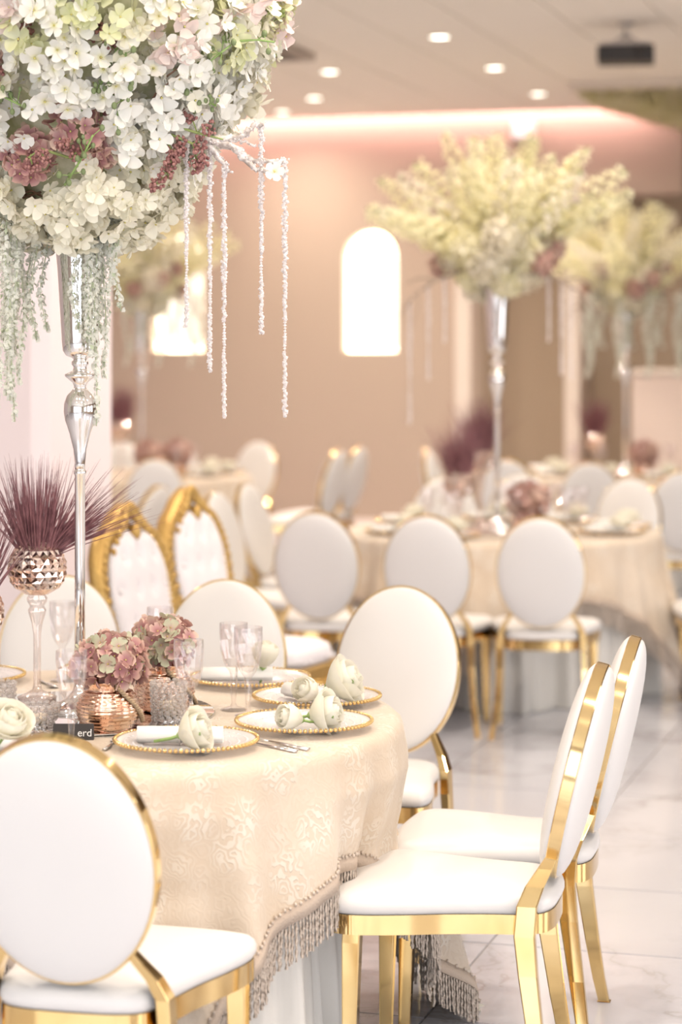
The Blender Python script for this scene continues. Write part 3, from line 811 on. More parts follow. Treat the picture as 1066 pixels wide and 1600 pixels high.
# ------------------------------------------------------------------ tables and cloths
TR, TZ = 0.765, 0.780
HS = 1.045      # half side of the square overlay
def dent(a, dents):
    q = 0
    for c, w in dents:
        d = abs((a-c+PI) % (2*PI)-PI)/w
        if d < 1: q = max(q, (1-d*d)**2)
    return q
def make_cloth(dents=(), low=None):
    t = thing('tablecloth', 'x', 'tablecloth')
    na = 480
    def drop(a):
        d = (a % (PI/2)); d = min(d, PI/2-d) if False else abs(((a+PI/4) % (PI/2))-PI/4)
        e = 0 if low is None else 0.20*math.exp(-(((a-low+PI) % (2*PI)-PI)/0.40)**2)
        return HS/cos(d)-TR+e
    ph = [random.uniform(0, 6.28) for _ in range(8)]
    def fold(a): return 0.45*sin(27*a+ph[0]+0.9*sin(3*a+ph[1]))+0.30*sin(41*a+ph[2]+0.8*sin(2*a+ph[3]))+0.25*sin(15*a+ph[4])
    rc = 0.030
    def pos(a, s):       # s arc length from the centre
        if s <= TR-0.01: return (s*cos(a), s*sin(a), TZ), s
        arc = rc*PI/2; q = s-(TR-0.01)
        if q < arc:
            b = q/rc; r = TR-0.01+rc*sin(b); z = TZ-rc*(1-cos(b)); h = 0
        else:
            h = q-arc; r = TR-0.01+rc; z = TZ-rc-h
        D = drop(a); cnr = (abs(((a+PI/4) % (PI/2))-PI/4))/(PI/4); k = min(1, max(0, (s-TR)/0.22))
        amp = (0.016+0.065*max(0, h)**1.2)*k
        r += amp*(1.1+fold(a)) + 0.02*max(0, h)+0.20*max(0, h-0.16)*cnr**2
        r -= dent(a, dents)*0.085*min(1, max(0, (h-0.08)/0.16))*(1-min(1, max(0, (h-0.36)/0.09)))
        return (r*cos(a), r*sin(a), max(z, 0.006)), s
    rings_top = [0.0001, 0.15, 0.3, 0.45, 0.6, 0.70, 0.745]
    nd = 30
    vs, uv, fs = [], [], []
    nr = len(rings_top)+nd+1
    for i in range(na):
        a = 2*PI*i/na; D = drop(a)
        ss = rings_top+[TR-0.01+(D+0.01)*(k/nd)**1.15 for k in range(nd+1)]
        for s in ss:
            p, _ = pos(a, s); vs.append(p); uv.append((s*cos(a), s*sin(a)))
    for i in range(na):
        j = (i+1) % na
        for k in range(nr-1): fs.append((i*nr+k, i*nr+k+1, j*nr+k+1, j*nr+k))
    mb = MB(); mb.add(vs, fs); me = mb.mesh('drape', m_damask)
    ul = me.uv_layers.new(name='uv'); li = np.zeros(len(me.loops), dtype=np.int32); me.loops.foreach_get('vertex_index', li)
    ul.data.foreach_set('uv', np.asarray(uv)[li].ravel())
    d = link('drape', me, t); sol = d.modifiers.new('thick', 'SOLIDIFY'); sol.thickness = 0.0025; sol.offset = -1
    # gimp band along the hem
    mb = MB(); vs, fs = [], []
    hem = []
    for i in range(na):
        a = 2*PI*i/na; D = drop(a)
        p0 = Vector(pos(a, TR+D-0.030)[0]); p1 = Vector(pos(a, TR+D+0.002)[0])
        o = Vector((cos(a), sin(a), 0))*0.004
        sc_ = 0.0025*abs(sin(i*PI/2))
        vs += [p0+o+Vector((0,0,sc_)), p1+o, p1-o*0.2, p0-o*0.2]; hem.append(p1)
    for i in range(na):
        j = (i+1) % na
        for k in range(4): fs.append((i*4+k, i*4+(k+1) % 4, j*4+(k+1) % 4, j*4+k))
    mb.add(vs, fs); mb.build('gimp_band', m_band, t)
    mb = MB()
    for i in range(na):
        for q in (0,):
            p = Vector(vs[i*4]); mb.ball(p+Vector((0,0,0.002)), 0.0045, 4, 3)
    mb.build('braid_edge', m_cord, t)['kind'] = 'stuff'
    # bullion fringe, one twisted cord every 9 mm
    mb = MB(); acc = 0.0; last = hem[0]
    for i in range(1, na+1):
        q = hem[i % na]; seg = (q-last).length
        while acc < seg:
            p = last.lerp(q, acc/max(seg, 1e-6)); L = 0.088*random.uniform(0.93, 1.04)
            L = min(L, max(0.02, p.z-0.004)) if p.z < 0.1 else L
            jx, jy = random.gauss(0, 0.003), random.gauss(0, 0.003)
            tw = random.uniform(0, 6.28); vs2, fs2 = [], []; nseg = 11
            for k in range(nseg+1):
                f = k/nseg; c = Vector((p.x+jx*f, p.y+jy*f, p.z-L*f)); an = tw+f*11
                for b in range(4):
                    rr = 0.0042*(1.0 if b % 2 == 0 else 0.55)
                    vs2.append((c.x+rr*cos(an+b*PI/2), c.y+rr*sin(an+b*PI/2), c.z))
            for k in range(nseg):
                for b in range(4): fs2.append((k*4+b, k*4+(b+1) % 4, (k+1)*4+(b+1) % 4, (k+1)*4+b))
            mb.add(vs2, fs2, 0, True); acc += 0.0088
        acc -= seg; last = q
    mb.build('fringe', m_cord, t)['kind'] = 'stuff'
    return t
def make_table(dents=()):
    t = thing('banquet_table', 'x', 'table')
    mb = MB(); mb.lathe([(0.0, TZ-0.03), (0.745, TZ-0.03), (0.748, TZ-0.02), (0.745, TZ-0.012), (0.0, TZ-0.012)], 64); mb.build('tabletop', m_pil, t)
    mb = MB(); na, nz = 420, 12; vs, fs = [], []
    p1, p2 = random.uniform(0, 6), random.uniform(0, 6)
    for i in range(na):
        a = 2*PI*i/na
        for k in range(nz+1):
            f = k/nz; r = 0.735+0.03*f-0.14*dent(a, dents)*min(1, f*3.5)+(0.004+0.026*f)*(0.6*sin(33*a+p1+0.7*sin(4*a))+0.4*sin(52*a+p2))
            vs.append((r*cos(a), r*sin(a), (TZ-0.02)*(1-f)+0.003))
    for i in range(na):
        j = (i+1) % na
        for k in range(nz): fs.append((i*(nz+1)+k, i*(nz+1)+k+1, j*(nz+1)+k+1, j*(nz+1)+k))
    mb.add(vs, fs); mb.build('cloth_skirt', m_skirt, t)
    return t
TABLES = {'front': (-0.635, 5.43), 'second': (0.78, 10.95), 'left': (-1.42, 15.8), 'right': (2.0, 15.9)}
TL = {'front': ('round banquet table with cream floor-length skirt, nearest one with crystal glasses', 'champagne damask cloth with bullion fringe on the front table'),
      'second': ('round banquet table behind three chairs seen from behind', 'champagne fringed cloth on the second table behind three lavender-lit chairs'),
      'left': ('far round banquet table between the pillar and the pink wall', 'pale cloth on the far left table below the niche'),
      'right': ('far round banquet table before the bar counter', 'pale cloth on the far right table before the bar counter')}
tb0 = cl0 = None
for k, (x, y) in TABLES.items():
    rz = {'front': math.radians(-29), 'second': 0.35, 'left': 0.1, 'right': 0.6}[k]
    if k == 'front' or tb0 is None:
        dn = [(math.radians(q)-rz, 0.45) for q in (-21, 5, -76, 55, 78)] if k == 'front' else [(b*PI/4, 0.3) for b in range(8)]
        ob = make_table(dn), make_cloth(dn if k == 'front' else (), math.radians(10)-rz if k == 'front' else None)
        if k != 'front': tb0, cl0 = ob
        for o in ob: o.location = (x, y, 0); o.rotation_euler = (0,0,rz)
        tag(ob[0], TL[k][0], 'table', 'round banquet tables'); tag(ob[1], TL[k][1], 'tablecloth', 'fringed overlay cloths')
    else:
        dup(tb0, (x, y, 0), rz, TL[k][0], 'round banquet tables'); dup(cl0, (x, y, 0), rz, TL[k][1], 'fringed overlay cloths')

# mirror plates under the centrepieces
mb = MB(); mb.lathe([(0.0, 0.0), (0.325, 0.0), (0.33, 0.002), (0.33, 0.005), (0.326, 0.007), (0.0, 0.007)], 64)
mir = mb.mesh('mirror_tray', m_mirror)
for k, (x, y) in TABLES.items():
    if k in ('front', 'second'):
        tag(link('mirror_tray', mir, loc=(x, y, TZ)), 'round mirror plate under the %s' % ('copper pots and silver vase of the front table' if k == 'front' else 'goblets of the second table'), 'mirror', 'mirror plates')
MZ = TZ+0.007

# ------------------------------------------------------------------ tall silver vases
def make_vase():
    t = thing('trumpet_vase', 'x', 'vase')
    def L(n, pr, seg=40):
        mb = MB(); mb.lathe(pr, seg); return mb.build(n, m_silver, t)
    L('foot', [(0.085, 0), (0.088, 0.006), (0.07, 0.016), (0.035, 0.03), (0.018, 0.05), (0.0135, 0.07)])
    L('pole', [(0.0135, 0.06), (0.0128, 0.3), (0.0125, 0.572), (0.015, 0.575), (0.015, 0.582), (0.0125, 0.585)])
    L('bulb', [(0.0125, 0.583), (0.0125, 0.60), (0.016, 0.635), (0.026, 0.675), (0.036, 0.705), (0.0395, 0.725), (0.0385, 0.745), (0.031, 0.765), (0.019, 0.778), (0.0145, 0.784)])
    L('collar', [(0.0145, 0.782), (0.0145, 0.788), (0.018, 0.796), (0.030, 0.806), (0.0365, 0.812), (0.0365, 0.816), (0.026, 0.821), (0.017, 0.826), (0.0155, 0.834), (0.020, 0.840), (0.0205, 0.846), (0.015, 0.852)])
    L('cup', [(0.014, 0.850), (0.020, 0.856), (0.034, 0.862), (0.0415, 0.874), (0.0435, 0.892), (0.047, 0.95), (0.053, 1.05), (0.061, 1.15), (0.071, 1.225), (0.073, 1.228), (0.070, 1.226), (0.058, 1.14)])
    return t
VL = {'front': 'tall silver trumpet vase holding the large sharp bouquet on the front table', 'second': 'tall silver trumpet vase under the bouquet with spiky tips, second table',
      'left': 'tall silver trumpet vase before the left niche, far left table', 'right': 'tall silver trumpet vase on the far right table before the bar counter'}
VP = {'front': (-0.633, 5.43), 'second': (0.763, 10.95), 'left': (-1.405, 15.8), 'right': (2.02, 15.9)}
v0 = None
for k, (x, y) in VP.items():
    z = MZ if k in ('front', 'second') else TZ
    if v0 is None: v0 = make_vase(); v0.location = (x, y, z); tag(v0, VL[k], None, 'trumpet vases')
    else: dup(v0, (x, y, z), 0, VL[k], 'trumpet vases')

# ------------------------------------------------------------------ flowers
def floret_geo(np_, r, cup=0.35, point=0.0, curl=0.0, rows=4, centre=True):
    vs, fs, ms = [], [], []
    T = [0.10, 0.45, 0.80, 1.0] if rows == 4 else [0.1, 0.6, 1.0]
    for p in range(np_):
        a0 = 2*PI*p/np_+random.uniform(-0.1, 0.1); b = len(vs); cu_ = cup*random.uniform(0.3, 1.7); tw_ = random.uniform(-0.35, 0.35)
        for t in T:
            w = (PI/np_)*1.0*r*(0.10+1.05*sin(PI*min(1, 0.04+0.62*t)))
            if t == 1.0: w *= (0.55-0.40*point)
            for s_ in (-1, 0, 1):
                rr = t*r*(1 if (s_ == 0 or t < 1) else 0.93)
                z = cu_*r*t**1.6+tw_*s_*w+(0.07*r*abs(s_)*(1-curl*2)*t)+random.uniform(-0.02, 0.02)*r
                vs.append((rr*cos(a0)-s_*w*0.56*sin(a0), rr*sin(a0)+s_*w*0.56*cos(a0), z))
        for i in range(len(T)-1):
            for c in range(2):
                q = b+i*3+c; fs.append((q, q+1, q+4, q+3)); ms.append(0)
    if centre:
        b = len(vs)
        for k in range(5): vs.append((0.09*r*cos(k*1.257), 0.09*r*sin(k*1.257), 0.05*r))
        vs.append((0, 0, 0.16*r))
        for k in range(5): fs.append((b+k, b+(k+1) % 5, b+5)); ms.append(1)
    return (np.array(vs), fs, ms)
def geo_mesh(name, g, mats):
    mb = MB(); mb.geo(g, Matrix.Identity(4)); return mb.mesh(name, mats)
def align(n, roll=None, loc=(0,0,0), sc=1.0):
    n = Vector(n).normalized()
    q = n.to_track_quat('Z', 'Y').to_matrix().to_4x4()
    return Matrix.Translation(loc) @ q @ Matrix.Rotation(random.uniform(0, 6.28) if roll is None else roll, 4, 'Z') @ Matrix.Scale(sc, 4)
def rdir():
    v = Vector((random.gauss(0,1), random.gauss(0,1), random.gauss(0,1))); return v.normalized()
def perp_jit(v, s): return (Vector(v)+rdir()*s).normalized()

WG = [floret_geo(5, 0.030), floret_geo(5, 0.033, 0.25), floret_geo(4, 0.032, 0.3), floret_geo(5, 0.028, 0.5)]
SMALL = [floret_geo(4, 0.021, 0.45, rows=3), floret_geo(4, 0.019, 0.6, rows=3, centre=False)]
MG = [floret_geo(4, 0.024, 0.35, 0.6), floret_geo(4, 0.026, 0.15, 0.5), floret_geo(4, 0.022, 0.7, 0.6)]
FARG = [floret_geo(4, 0.030, 0.4, rows=3, centre=False), floret_geo(4, 0.026, 0.6, rows=3, centre=False)]
blossom_me = []
for m in (m_bl_white, m_bl_cream, m_bl_green, m_bl_pink):
    blossom_me.append([geo_mesh('blossom', g_, [m, m_center]) for g_ in WG])
mauve_me = [[geo_mesh('floret', g_, [m, m_center]) for g_ in MG] for m in (m_mauve, m_mauve2, m_mauve3)]

def berry_cluster(mb, c, R, n=26, mi=0):
    for _ in range(n):
        d = rdir(); p = Vector(c)+d*R*random.uniform(0.55, 1.0); mb.ball(p, random.uniform(0.0036, 0.0055), 5, 4, mi)
def berry_spray(parent, pts, clusters, name='berry_spray', R=0.02):
    mb = MB(); mb.tube(pts, [0.0035]*(len(pts)-1)+[0.002], 5, 1)
    for c in clusters:
        k = min(range(len(pts)), key=lambda i: (Vector(pts[i])-Vector(c)).length)
        mid = (Vector(pts[k])+Vector(c))/2+Vector((0,0,0.008)); mb.tube([pts[k], mid, c], 0.0022, 4, 1); berry_cluster(mb, c, R)
    return mb.build(name, [m_berry, m_stem], parent)
def spike_mesh(name, L, r, n, geos, mats, stem=True):
    mb = MB(); bend = random.uniform(-0.05, 0.05)
    ax = lambda f: Vector((bend*sin(f*PI/2)*L, 0, f*L))
    if stem: mb.tube([ax(i/6) for i in range(7)], [0.004*(1-i/9) for i in range(7)], 5, len(mats)-1)
    for k in range(n):
        f = 0.22+0.78*(k+random.random())/n; a = k*2.4+random.uniform(-.3, .3); rr = r*(1.0-0.72*(f-0.22)/0.78)*random.uniform(0.75, 1.1)
        d = Vector((cos(a), sin(a), 0.35+0.8*f)); mb.geo(random.choice(geos), align(perp_jit(d, 0.35), None, ax(f)+Vector((cos(a), sin(a), 0))*rr, 1-0.45*f))
    for k in range(5):     # green tip buds
        f = 0.97+0.03*k/4; mb.ball(ax(f)+rdir()*0.008, 0.006, 5, 4, len(mats)-1)
    return mb.mesh(name, mats)
def head_mesh(name, R, n, geos, mats, squash=0.9):
    mb = MB(); mb.ball((0,0,0), R*0.72, 10, 7, 0)
    for k in range(n):
        z = 1-2*(k+0.5)/n; a = k*2.39996; q = math.sqrt(max(0, 1-z*z)); d = Vector((q*cos(a), q*sin(a), z))
        mb.geo(random.choice(geos), align(perp_jit(d, 0.4), None, Vector((d.x, d.y, d.z*squash))*R*random.uniform(0.82, 1.0), random.uniform(0.85, 1.1)))
    return mb.mesh(name, mats)
def trail_mesh(name, L, w=0.016, dens=200):
    mb = MB(); sway = random.uniform(-0.02, 0.02); ph = random.uniform(0, 6)
    ax = lambda f: Vector((sway*sin(f*2.2)+0.006*sin(f*9+ph), 0.006*cos(f*8+ph), -f*L))
    mb.tube([ax(i/10) for i in range(11)], 0.0016, 4, 1)
    for k in range(int(dens*L/0.4)):
        f = random.random(); ww = w*(1-0.55*f); a = random.uniform(0, 6.28); d = Vector((cos(a), sin(a), random.uniform(-.9, .3)))
        p = ax(f)+Vector((cos(a), sin(a), 0))*ww*random.uniform(0.3, 1.0); s_ = random.uniform(0.0055, 0.0085)
        nrm = perp_jit((cos(a), sin(a), 0.35), 0.5); e = nrm.cross(Vector((0, 0, 1))).normalized(); u_ = e.cross(nrm).normalized(); rr = random.uniform(0, 3)
        e, u_ = (e*cos(rr)+u_*sin(rr))*s_*0.72, (u_*cos(rr)-e*sin(rr))*s_
        mb.add([p-u_, p+e+nrm*0.002, p+u_, p-e+nrm*0.002, p-nrm*0.002], [(0,1,4),(1,2,4),(2,3,4),(3,0,4)], 1 if random.random() < 0.08 else 0)
    return mb.mesh(name, [m_trail_w, m_trail_g])
TRAILS = [trail_mesh('trailing_stem', L) for L in (0.52, 0.42, 0.34, 0.26, 0.17)]

# ---- the front bouquet, in its own frame: origin on the vase axis at table height
bq = thing('flower_arrangement', 'large sharp bouquet of white blossoms and mauve hydrangea in the front vase', 'flowers', (VP['front'][0], VP['front'][1], 0))
ZR = [(1.935, 0.06), (1.96, 0.13), (2.0, 0.20), (2.06, 0.245), (2.2, 0.325), (2.30, 0.41), (2.37, 0.465), (2.51, 0.53), (2.62, 0.48), (2.72, 0.38), (2.79, 0.2)]
def Rz(z):
    for (z0, r0), (z1, r1) in zip(ZR, ZR[1:]):
        if z0 <= z <= z1: return r0+(r1-r0)*(z-z0)/(z1-z0)
    return 0.06 if z < 2 else 0.15
core = MB(); core.lathe([(0.0, 1.95)]+[(max(0.02, r-0.085), z+0.02) for z, r in ZR]+[(0.0, 2.78)], 24)
m_core = mat('bouquet_core_leaves', (0.45, 0.44, 0.24), 0.9); vary(m_core, (0.50, 0.51, 0.27), (0.80, 0.77, 0.58), 25)
core.build('foliage_core', m_core, bq)
# mauve heads on the camera side (x, y, z local), radius
MH = [(0.036, -0.270, 2.175, 0.066), (-0.090, -0.240, 2.112, 0.056), (-0.165, -0.36, 2.345, 0.030), (-0.215, -0.30, 2.27, 0.034), (0.075, -0.23, 2.125, 0.036)]
random.seed(21)
placed = []
nclus = 350
zs = []
for k in range(nclus):
    z = 1.955+(2.77-1.955)*((k+0.5)/nclus)**0.95; a = k*2.39996+random.uniform(-.2, .2); R = Rz(z)
    c = Vector((R*0.88*cos(a), R*0.88*sin(a), z)); out = Vector((cos(a), sin(a), 0.15 if z < 2.4 else 0.5)).normalized()
    if z < 2.05: out = Vector((cos(a), sin(a), -0.7)).normalized()
    rc_ = random.uniform(0.055, 0.085)*(0.8 if R < 0.2 else 1)
    if any((c-Vector(h[:3])).length < h[3]+0.02 for h in MH[:2]): continue
    px = -0.633+c.x
    green = z > 2.36 and random.random() < 0.32; pink = z > 2.36 and random.random() < 0.12 and not green
    cream = z < 2.1 or random.random() < 0.25
    vi = 2 if green else 3 if pink else 1 if cream else 0
    for q in range(11):
        for _ in range(20):
            d = rdir()
            if d.dot(out) > 0.05: break
        placed.append((c+d*rc_*random.uniform(0.8, 1.05), perp_jit(d*0.8+out*0.4, 0.3), vi, random.uniform(0.8, 1.15), random.randrange(4)))
# keep those that stay clear of the mauve heads
placed = [p for p in placed if all((p[0]-Vector(h[:3])).length > h[3]*0.95 for h in MH)]
# nearest to the viewer first: these become single parts
placed.sort(key=lambda p: p[0].y+0.6*max(0, p[0].z-2.5)+0.8*max(0, -0.18-p[0].x))
for p, n_, vi, sc_, gi in placed[:300]:
    link('blossom', blossom_me[vi][gi], bq, mw=align(n_, None, p, sc_))
mb = MB()
bm_ = [m_bl_white, m_center, m_bl_cream, m_center, m_bl_green, m_center, m_bl_pink, m_center]
for p, n_, vi, sc_, gi in placed[300:]: mb.geo(WG[gi], align(n_, None, p, sc_), vi*2)
mb.build('blossoms', bm_, bq)['kind'] = 'stuff'
def mauve_head(parent, c, R, n, facing=None, name='hydrangea_head', kinds=(0, 0, 1)):
    e = bpy.data.objects.new(name, None); C.objects.link(e); e.parent = parent; e.location = c; e.empty_display_size = 0.02
    for k in range(n):
        z = 1-2*(k+0.5)/n; a = k*2.39996; q = math.sqrt(max(0, 1-z*z)); d = Vector((q*cos(a), q*sin(a), z))
        if facing is not None and d.dot(facing) < -0.2: continue
        link('floret', random.choice(mauve_me[random.choice(kinds)]), e, mw=align(perp_jit(d, 0.45), None, d*R*random.uniform(0.78, 1.0), random.uniform(0.85, 1.15)))
    return e
for x, y, z, R in MH: mauve_head(bq, (x, y, z), R, 46, Vector((0, -1, 0.1)))
# green-tipped blossom spikes in the upper half
spk = [spike_mesh('blossom_spike', 0.46, 0.055, 75, SMALL, [m_bl_green, m_center, m_stem]), spike_mesh('blossom_spike', 0.42, 0.06, 75, SMALL, [m_bl_cream, m_center, m_stem])]
for k, (d, b) in enumerate([((0.85, -0.25, 0.62), (0.12, -0.05, 2.2)), ((0.75, 0.1, 0.75), (0.1, 0, 2.25)), ((0.8, -0.3, 0.55), (0.12, -0.08, 2.22)), ((0.45, -0.6, 0.8), (0.05, -0.12, 2.2)), ((-0.1, -0.75, 0.7), (0, -0.12, 2.2)),
                          ((-0.5, -0.6, 0.7), (-0.05, -0.12, 2.2)), ((0.6, -0.5, 0.9), (0.05, -0.1, 2.3)), ((0.95, 0.15, 0.5), (0.1, 0.02, 2.2)), ((0.2, -0.6, 0.9), (0, -0.15, 2.25)), ((0.82, -0.2, 0.9), (0.08, -0.08, 2.25))]):
    link('blossom_spike', spk[k % 2 if k not in (0, 1, 4) else 0], bq, mw=align(d, None, b, random.uniform(0.95, 1.1)))
# berry sprays
def P3(x, y, z): return Vector((x, y, z))
berry_spray(bq, [P3(0.14,-0.20,2.20), P3(0.22,-0.24,2.19), P3(0.30,-0.24,2.165), P3(0.36,-0.24,2.15)], [P3(0.195,-0.25,2.21), P3(0.28,-0.25,2.205), P3(0.325,-0.25,2.175)])
berry_spray(bq, [P3(0.15,-0.22,2.18), P3(0.22,-0.24,2.16), P3(0.25,-0.24,2.11), P3(0.235,-0.24,2.06)], [P3(0.248,-0.25,2.125), P3(0.238,-0.25,2.095), P3(0.252,-0.245,2.11), P3(0.225,-0.25,2.07), P3(0.205,-0.25,2.045), P3(0.262,-0.24,2.14)])
berry_spray(bq, [P3(0.24,-0.25,2.16), P3(0.29,-0.24,2.14), P3(0.30,-0.24,2.09)], [P3(0.302,-0.25,2.115), P3(0.296,-0.25,2.085), P3(0.312,-0.24,2.10), P3(0.305,-0.24,2.14)])
berry_spray(bq, [P3(0.02,-0.30,2.10), P3(-0.05,-0.33,2.12), P3(-0.08,-0.33,2.10)], [P3(0.0,-0.335,2.13), P3(-0.045,-0.335,2.10), P3(-0.07,-0.33,2.085), P3(0.03,-0.33,2.11)])
for c in (P3(0.045,-0.40,2.42), P3(0.10,-0.39,2.33), P3(0.12,-0.38,2.36), P3(0.075,-0.38,2.37), P3(-0.08,-0.42,2.36), P3(-0.17,-0.36,2.29), P3(-0.155,-0.37,2.275), P3(0.13,-0.36,2.255)):
    berry_spray(bq, [c+P3(-0.03,0.10,-0.05), c+P3(-0.012,0.03,0.0), c], [c, c+P3(0.012,-0.01,0.018)], R=0.016)
# green sprigs with little round buds
def sprig(parent, pts, n=14):
    mb = MB(); mb.tube(pts, [0.0035]+[0.0025]*(len(pts)-1), 5, 0)
    P = [Vector(p) for p in pts]
    for k in range(n):
        i = random.randrange(len(P)-1); p = P[i].lerp(P[i+1], random.random()); d = perp_jit(Vector((0, -0.4, 0.2)), 1.0)
        q = p+d*random.uniform(0.015, 0.035); mb.tube([p, q], 0.0012, 4, 0); mb.ball(q, random.uniform(0.0045, 0.0075), 6, 4, 1, (1, 1, 1.3))
    return mb.build('green_sprig', [m_leaf, m_darkleaf], parent)
sprig(bq, [P3(0.05,-0.33,2.20), P3(0.10,-0.375,2.28), P3(0.13,-0.40,2.34)], 18); sprig(bq, [P3(0.12,-0.33,2.19), P3(0.155,-0.37,2.26), P3(0.15,-0.41,2.33)], 14)
sprig(bq, [P3(0.22,-0.27,2.24), P3(0.30,-0.29,2.30), P3(0.38,-0.30,2.36)], 16); sprig(bq, [P3(-0.20,-0.30,2.26), P3(-0.13,-0.35,2.235), P3(-0.08,-0.35,2.21)], 14)
sprig(bq, [P3(0.0,-0.30,2.04), P3(0.045,-0.34,2.10), P3(0.07,-0.35,2.15)], 14); sprig(bq, [P3(-0.22,-0.36,2.42), P3(-0.17,-0.39,2.36), P3(-0.15,-0.40,2.33)], 5)
sprig(bq, [P3(0.28,-0.25,2.24), P3(0.325,-0.26,2.235), P3(0.345,-0.26,2.225)], 8); sprig(bq, [P3(0.36,-0.28,2.37), P3(0.44,-0.28,2.375), P3(0.48,-0.28,2.37)], 4)
sprig(bq, [P3(0.38,-0.28,2.47), P3(0.45,-0.28,2.50), P3(0.50,-0.28,2.49)], 6)
# blush leaves on a thin stem, upper right
lv = MB(); nL = 4; vs = []
for t_ in (0, 0.3, 0.65, 1.0):
    w = 0.016*sin(PI*min(1, 0.08+0.80*t_))*(1 if t_ < 1 else 0.25)
    for s_ in (-1, 0, 1): vs.append((s_*w, 0.042*t_, 0.004*abs(s_)-0.008*t_*t_))
lv.add(vs, [(i*3+c, i*3+c+1, i*3+c+4, i*3+c+3) for i in range(3) for c in range(2)]); leaf_me = lv.mesh('blush_leaf', m_bl_pink)
mb = MB(); mb.tube([P3(0.36,-0.30,2.41), P3(0.43,-0.31,2.45), P3(0.50,-0.31,2.475), P3(0.55,-0.31,2.51)], 0.0016, 4); mb.build('thin_twig', m_mauve2, bq)
for k in range(14):
    f = k/13; p = P3(0.36,-0.30,2.41).lerp(P3(0.52,-0.31,2.485), f); link('blush_leaf', leaf_me, bq, mw=align(perp_jit((0.2, -1, 0.2), 0.5), None, p, random.uniform(0.7, 1.1)))
for k in range(22):
    p = P3(random.uniform(-0.24, 0.06), -0.44+random.uniform(-.03, .03), random.uniform(2.38, 2.52)); link('blush_leaf', leaf_me, bq, mw=align(perp_jit((0, -1, 0.2), 0.5), None, p, random.uniform(0.8, 1.2)))
# brown twigs
for a, b in ((P3(0.20,-0.28,2.24), P3(0.27,-0.33,2.31)), (P3(0.205,-0.28,2.23), P3(0.285,-0.32,2.295)), (P3(0.20,-0.28,2.22), P3(0.265,-0.33,2.29)), (P3(0.02,-0.36,2.30), P3(0.10,-0.40,2.345)), (P3(-0.03,-0.40,2.38), P3(0.02,-0.44,2.46))):
    mb = MB(); mb.tube([a, a.lerp(b, 0.5)+P3(0,-0.01,0.012), b], [0.003, 0.0025, 0.0012], 5); mb.build('brown_twig', m_twig, bq)
# frosted branch reaching right
fb = MB()
def knob(pts, r0, r1):
    P = []
    for a, b in zip(pts, pts[1:]):
        for k in range(5): P.append(Vector(a).lerp(Vector(b), k/5)+rdir()*0.003)
    P.append(Vector(pts[-1])); n = len(P)
    fb.tube(P, [(r0+(r1-r0)*i/(n-1))*random.uniform(0.8, 1.25) for i in range(n)], 7)
    for q in range(n*3):
        p = random.choice(P)+rdir()*r0*0.9; fb.octa(p, random.uniform(0.002, 0.0042), 1, Euler((random.random()*6, random.random()*6, 0)).to_matrix())
knob([(0.12,-0.12,2.20), (0.24,-0.2,2.17), (0.34,-0.2,2.15), (0.40,-0.2,2.125)], 0.011, 0.009)
knob([(0.33,-0.2,2.152), (0.40,-0.2,2.16), (0.43,-0.2,2.185), (0.452,-0.2,2.19)], 0.009, 0.005)
knob([(0.37,-0.2,2.155), (0.41,-0.2,2.148), (0.43,-0.2,2.14)], 0.0045, 0.002)
knob([(0.385,-0.2,2.135), (0.41,-0.2,2.105), (0.435,-0.2,2.085), (0.463,-0.2,2.078)], 0.0085, 0.005)
knob([(0.39,-0.2,2.13), (0.42,-0.2,2.105), (0.47,-0.2,2.10), (0.505,-0.2,2.105)], 0.008, 0.005)
knob([(0.30,-0.2,2.155), (0.335,-0.2,2.13), (0.355,-0.2,2.10), (0.372,-0.2,2.08)], 0.009, 0.005)
fb.build('frosted_branch', [m_frost, m_ice], bq)
link('blossom', blossom_me[0][1], bq, mw=align((0.1, -1, 0.1), None, (0.478, -0.212, 2.078), 0.75))
# trailing white stems: left mass, then the ones before and right of the cup
tr = [(-0.24,-0.05,0), (-0.225,-0.10,1), (-0.205,-0.04,0), (-0.19,-0.12,1), (-0.175,-0.06,0), (-0.16,-0.10,0), (-0.15,-0.02,1), (-0.135,-0.10,2), (-0.125,-0.06,1), (-0.11,-0.02,2), (-0.095,-0.06,2), (-0.21,0.0,1), (-0.18,0.0,2), (-0.072,-0.04,2),
      (-0.245,-0.02,2), (-0.165,-0.13,2), (-0.15,-0.09,0),
      (0.025,-0.105,1), (0.012,-0.11,2), (0.035,-0.10,2), (0.045,-0.095,0), (0.055,-0.05,1), (0.07,-0.04,1), (0.062,-0.07,2), (0.095,-0.09,4), (0.10,-0.10,3), (0.08,-0.08,3)]
for x, y, k in tr:
    z = 2.02 if x < -0.05 else 2.03
    o = link('trailing_stem', TRAILS[k], bq, loc=(x, y, z), rot=(0, 0, random.uniform(0, 6.28)))
    o.scale = (1, 1, random.uniform(0.85, 1.08))
mb = MB()
for a in [(-0.24,-0.12), (-0.2,-0.02), (-0.13,-0.12), (0.08,-0.1), (0.05,-0.12), (-0.17,-0.14)]:
    mb.tube([(0,0,1.99), (a[0]*0.6, a[1]*0.8, 2.04), (a[0], a[1], 2.02), (a[0]*1.05, a[1]*1.1, 1.985)], [0.004, 0.003, 0.0025, 0.0015], 5)
mb.build('dark_stems', m_twig, bq)

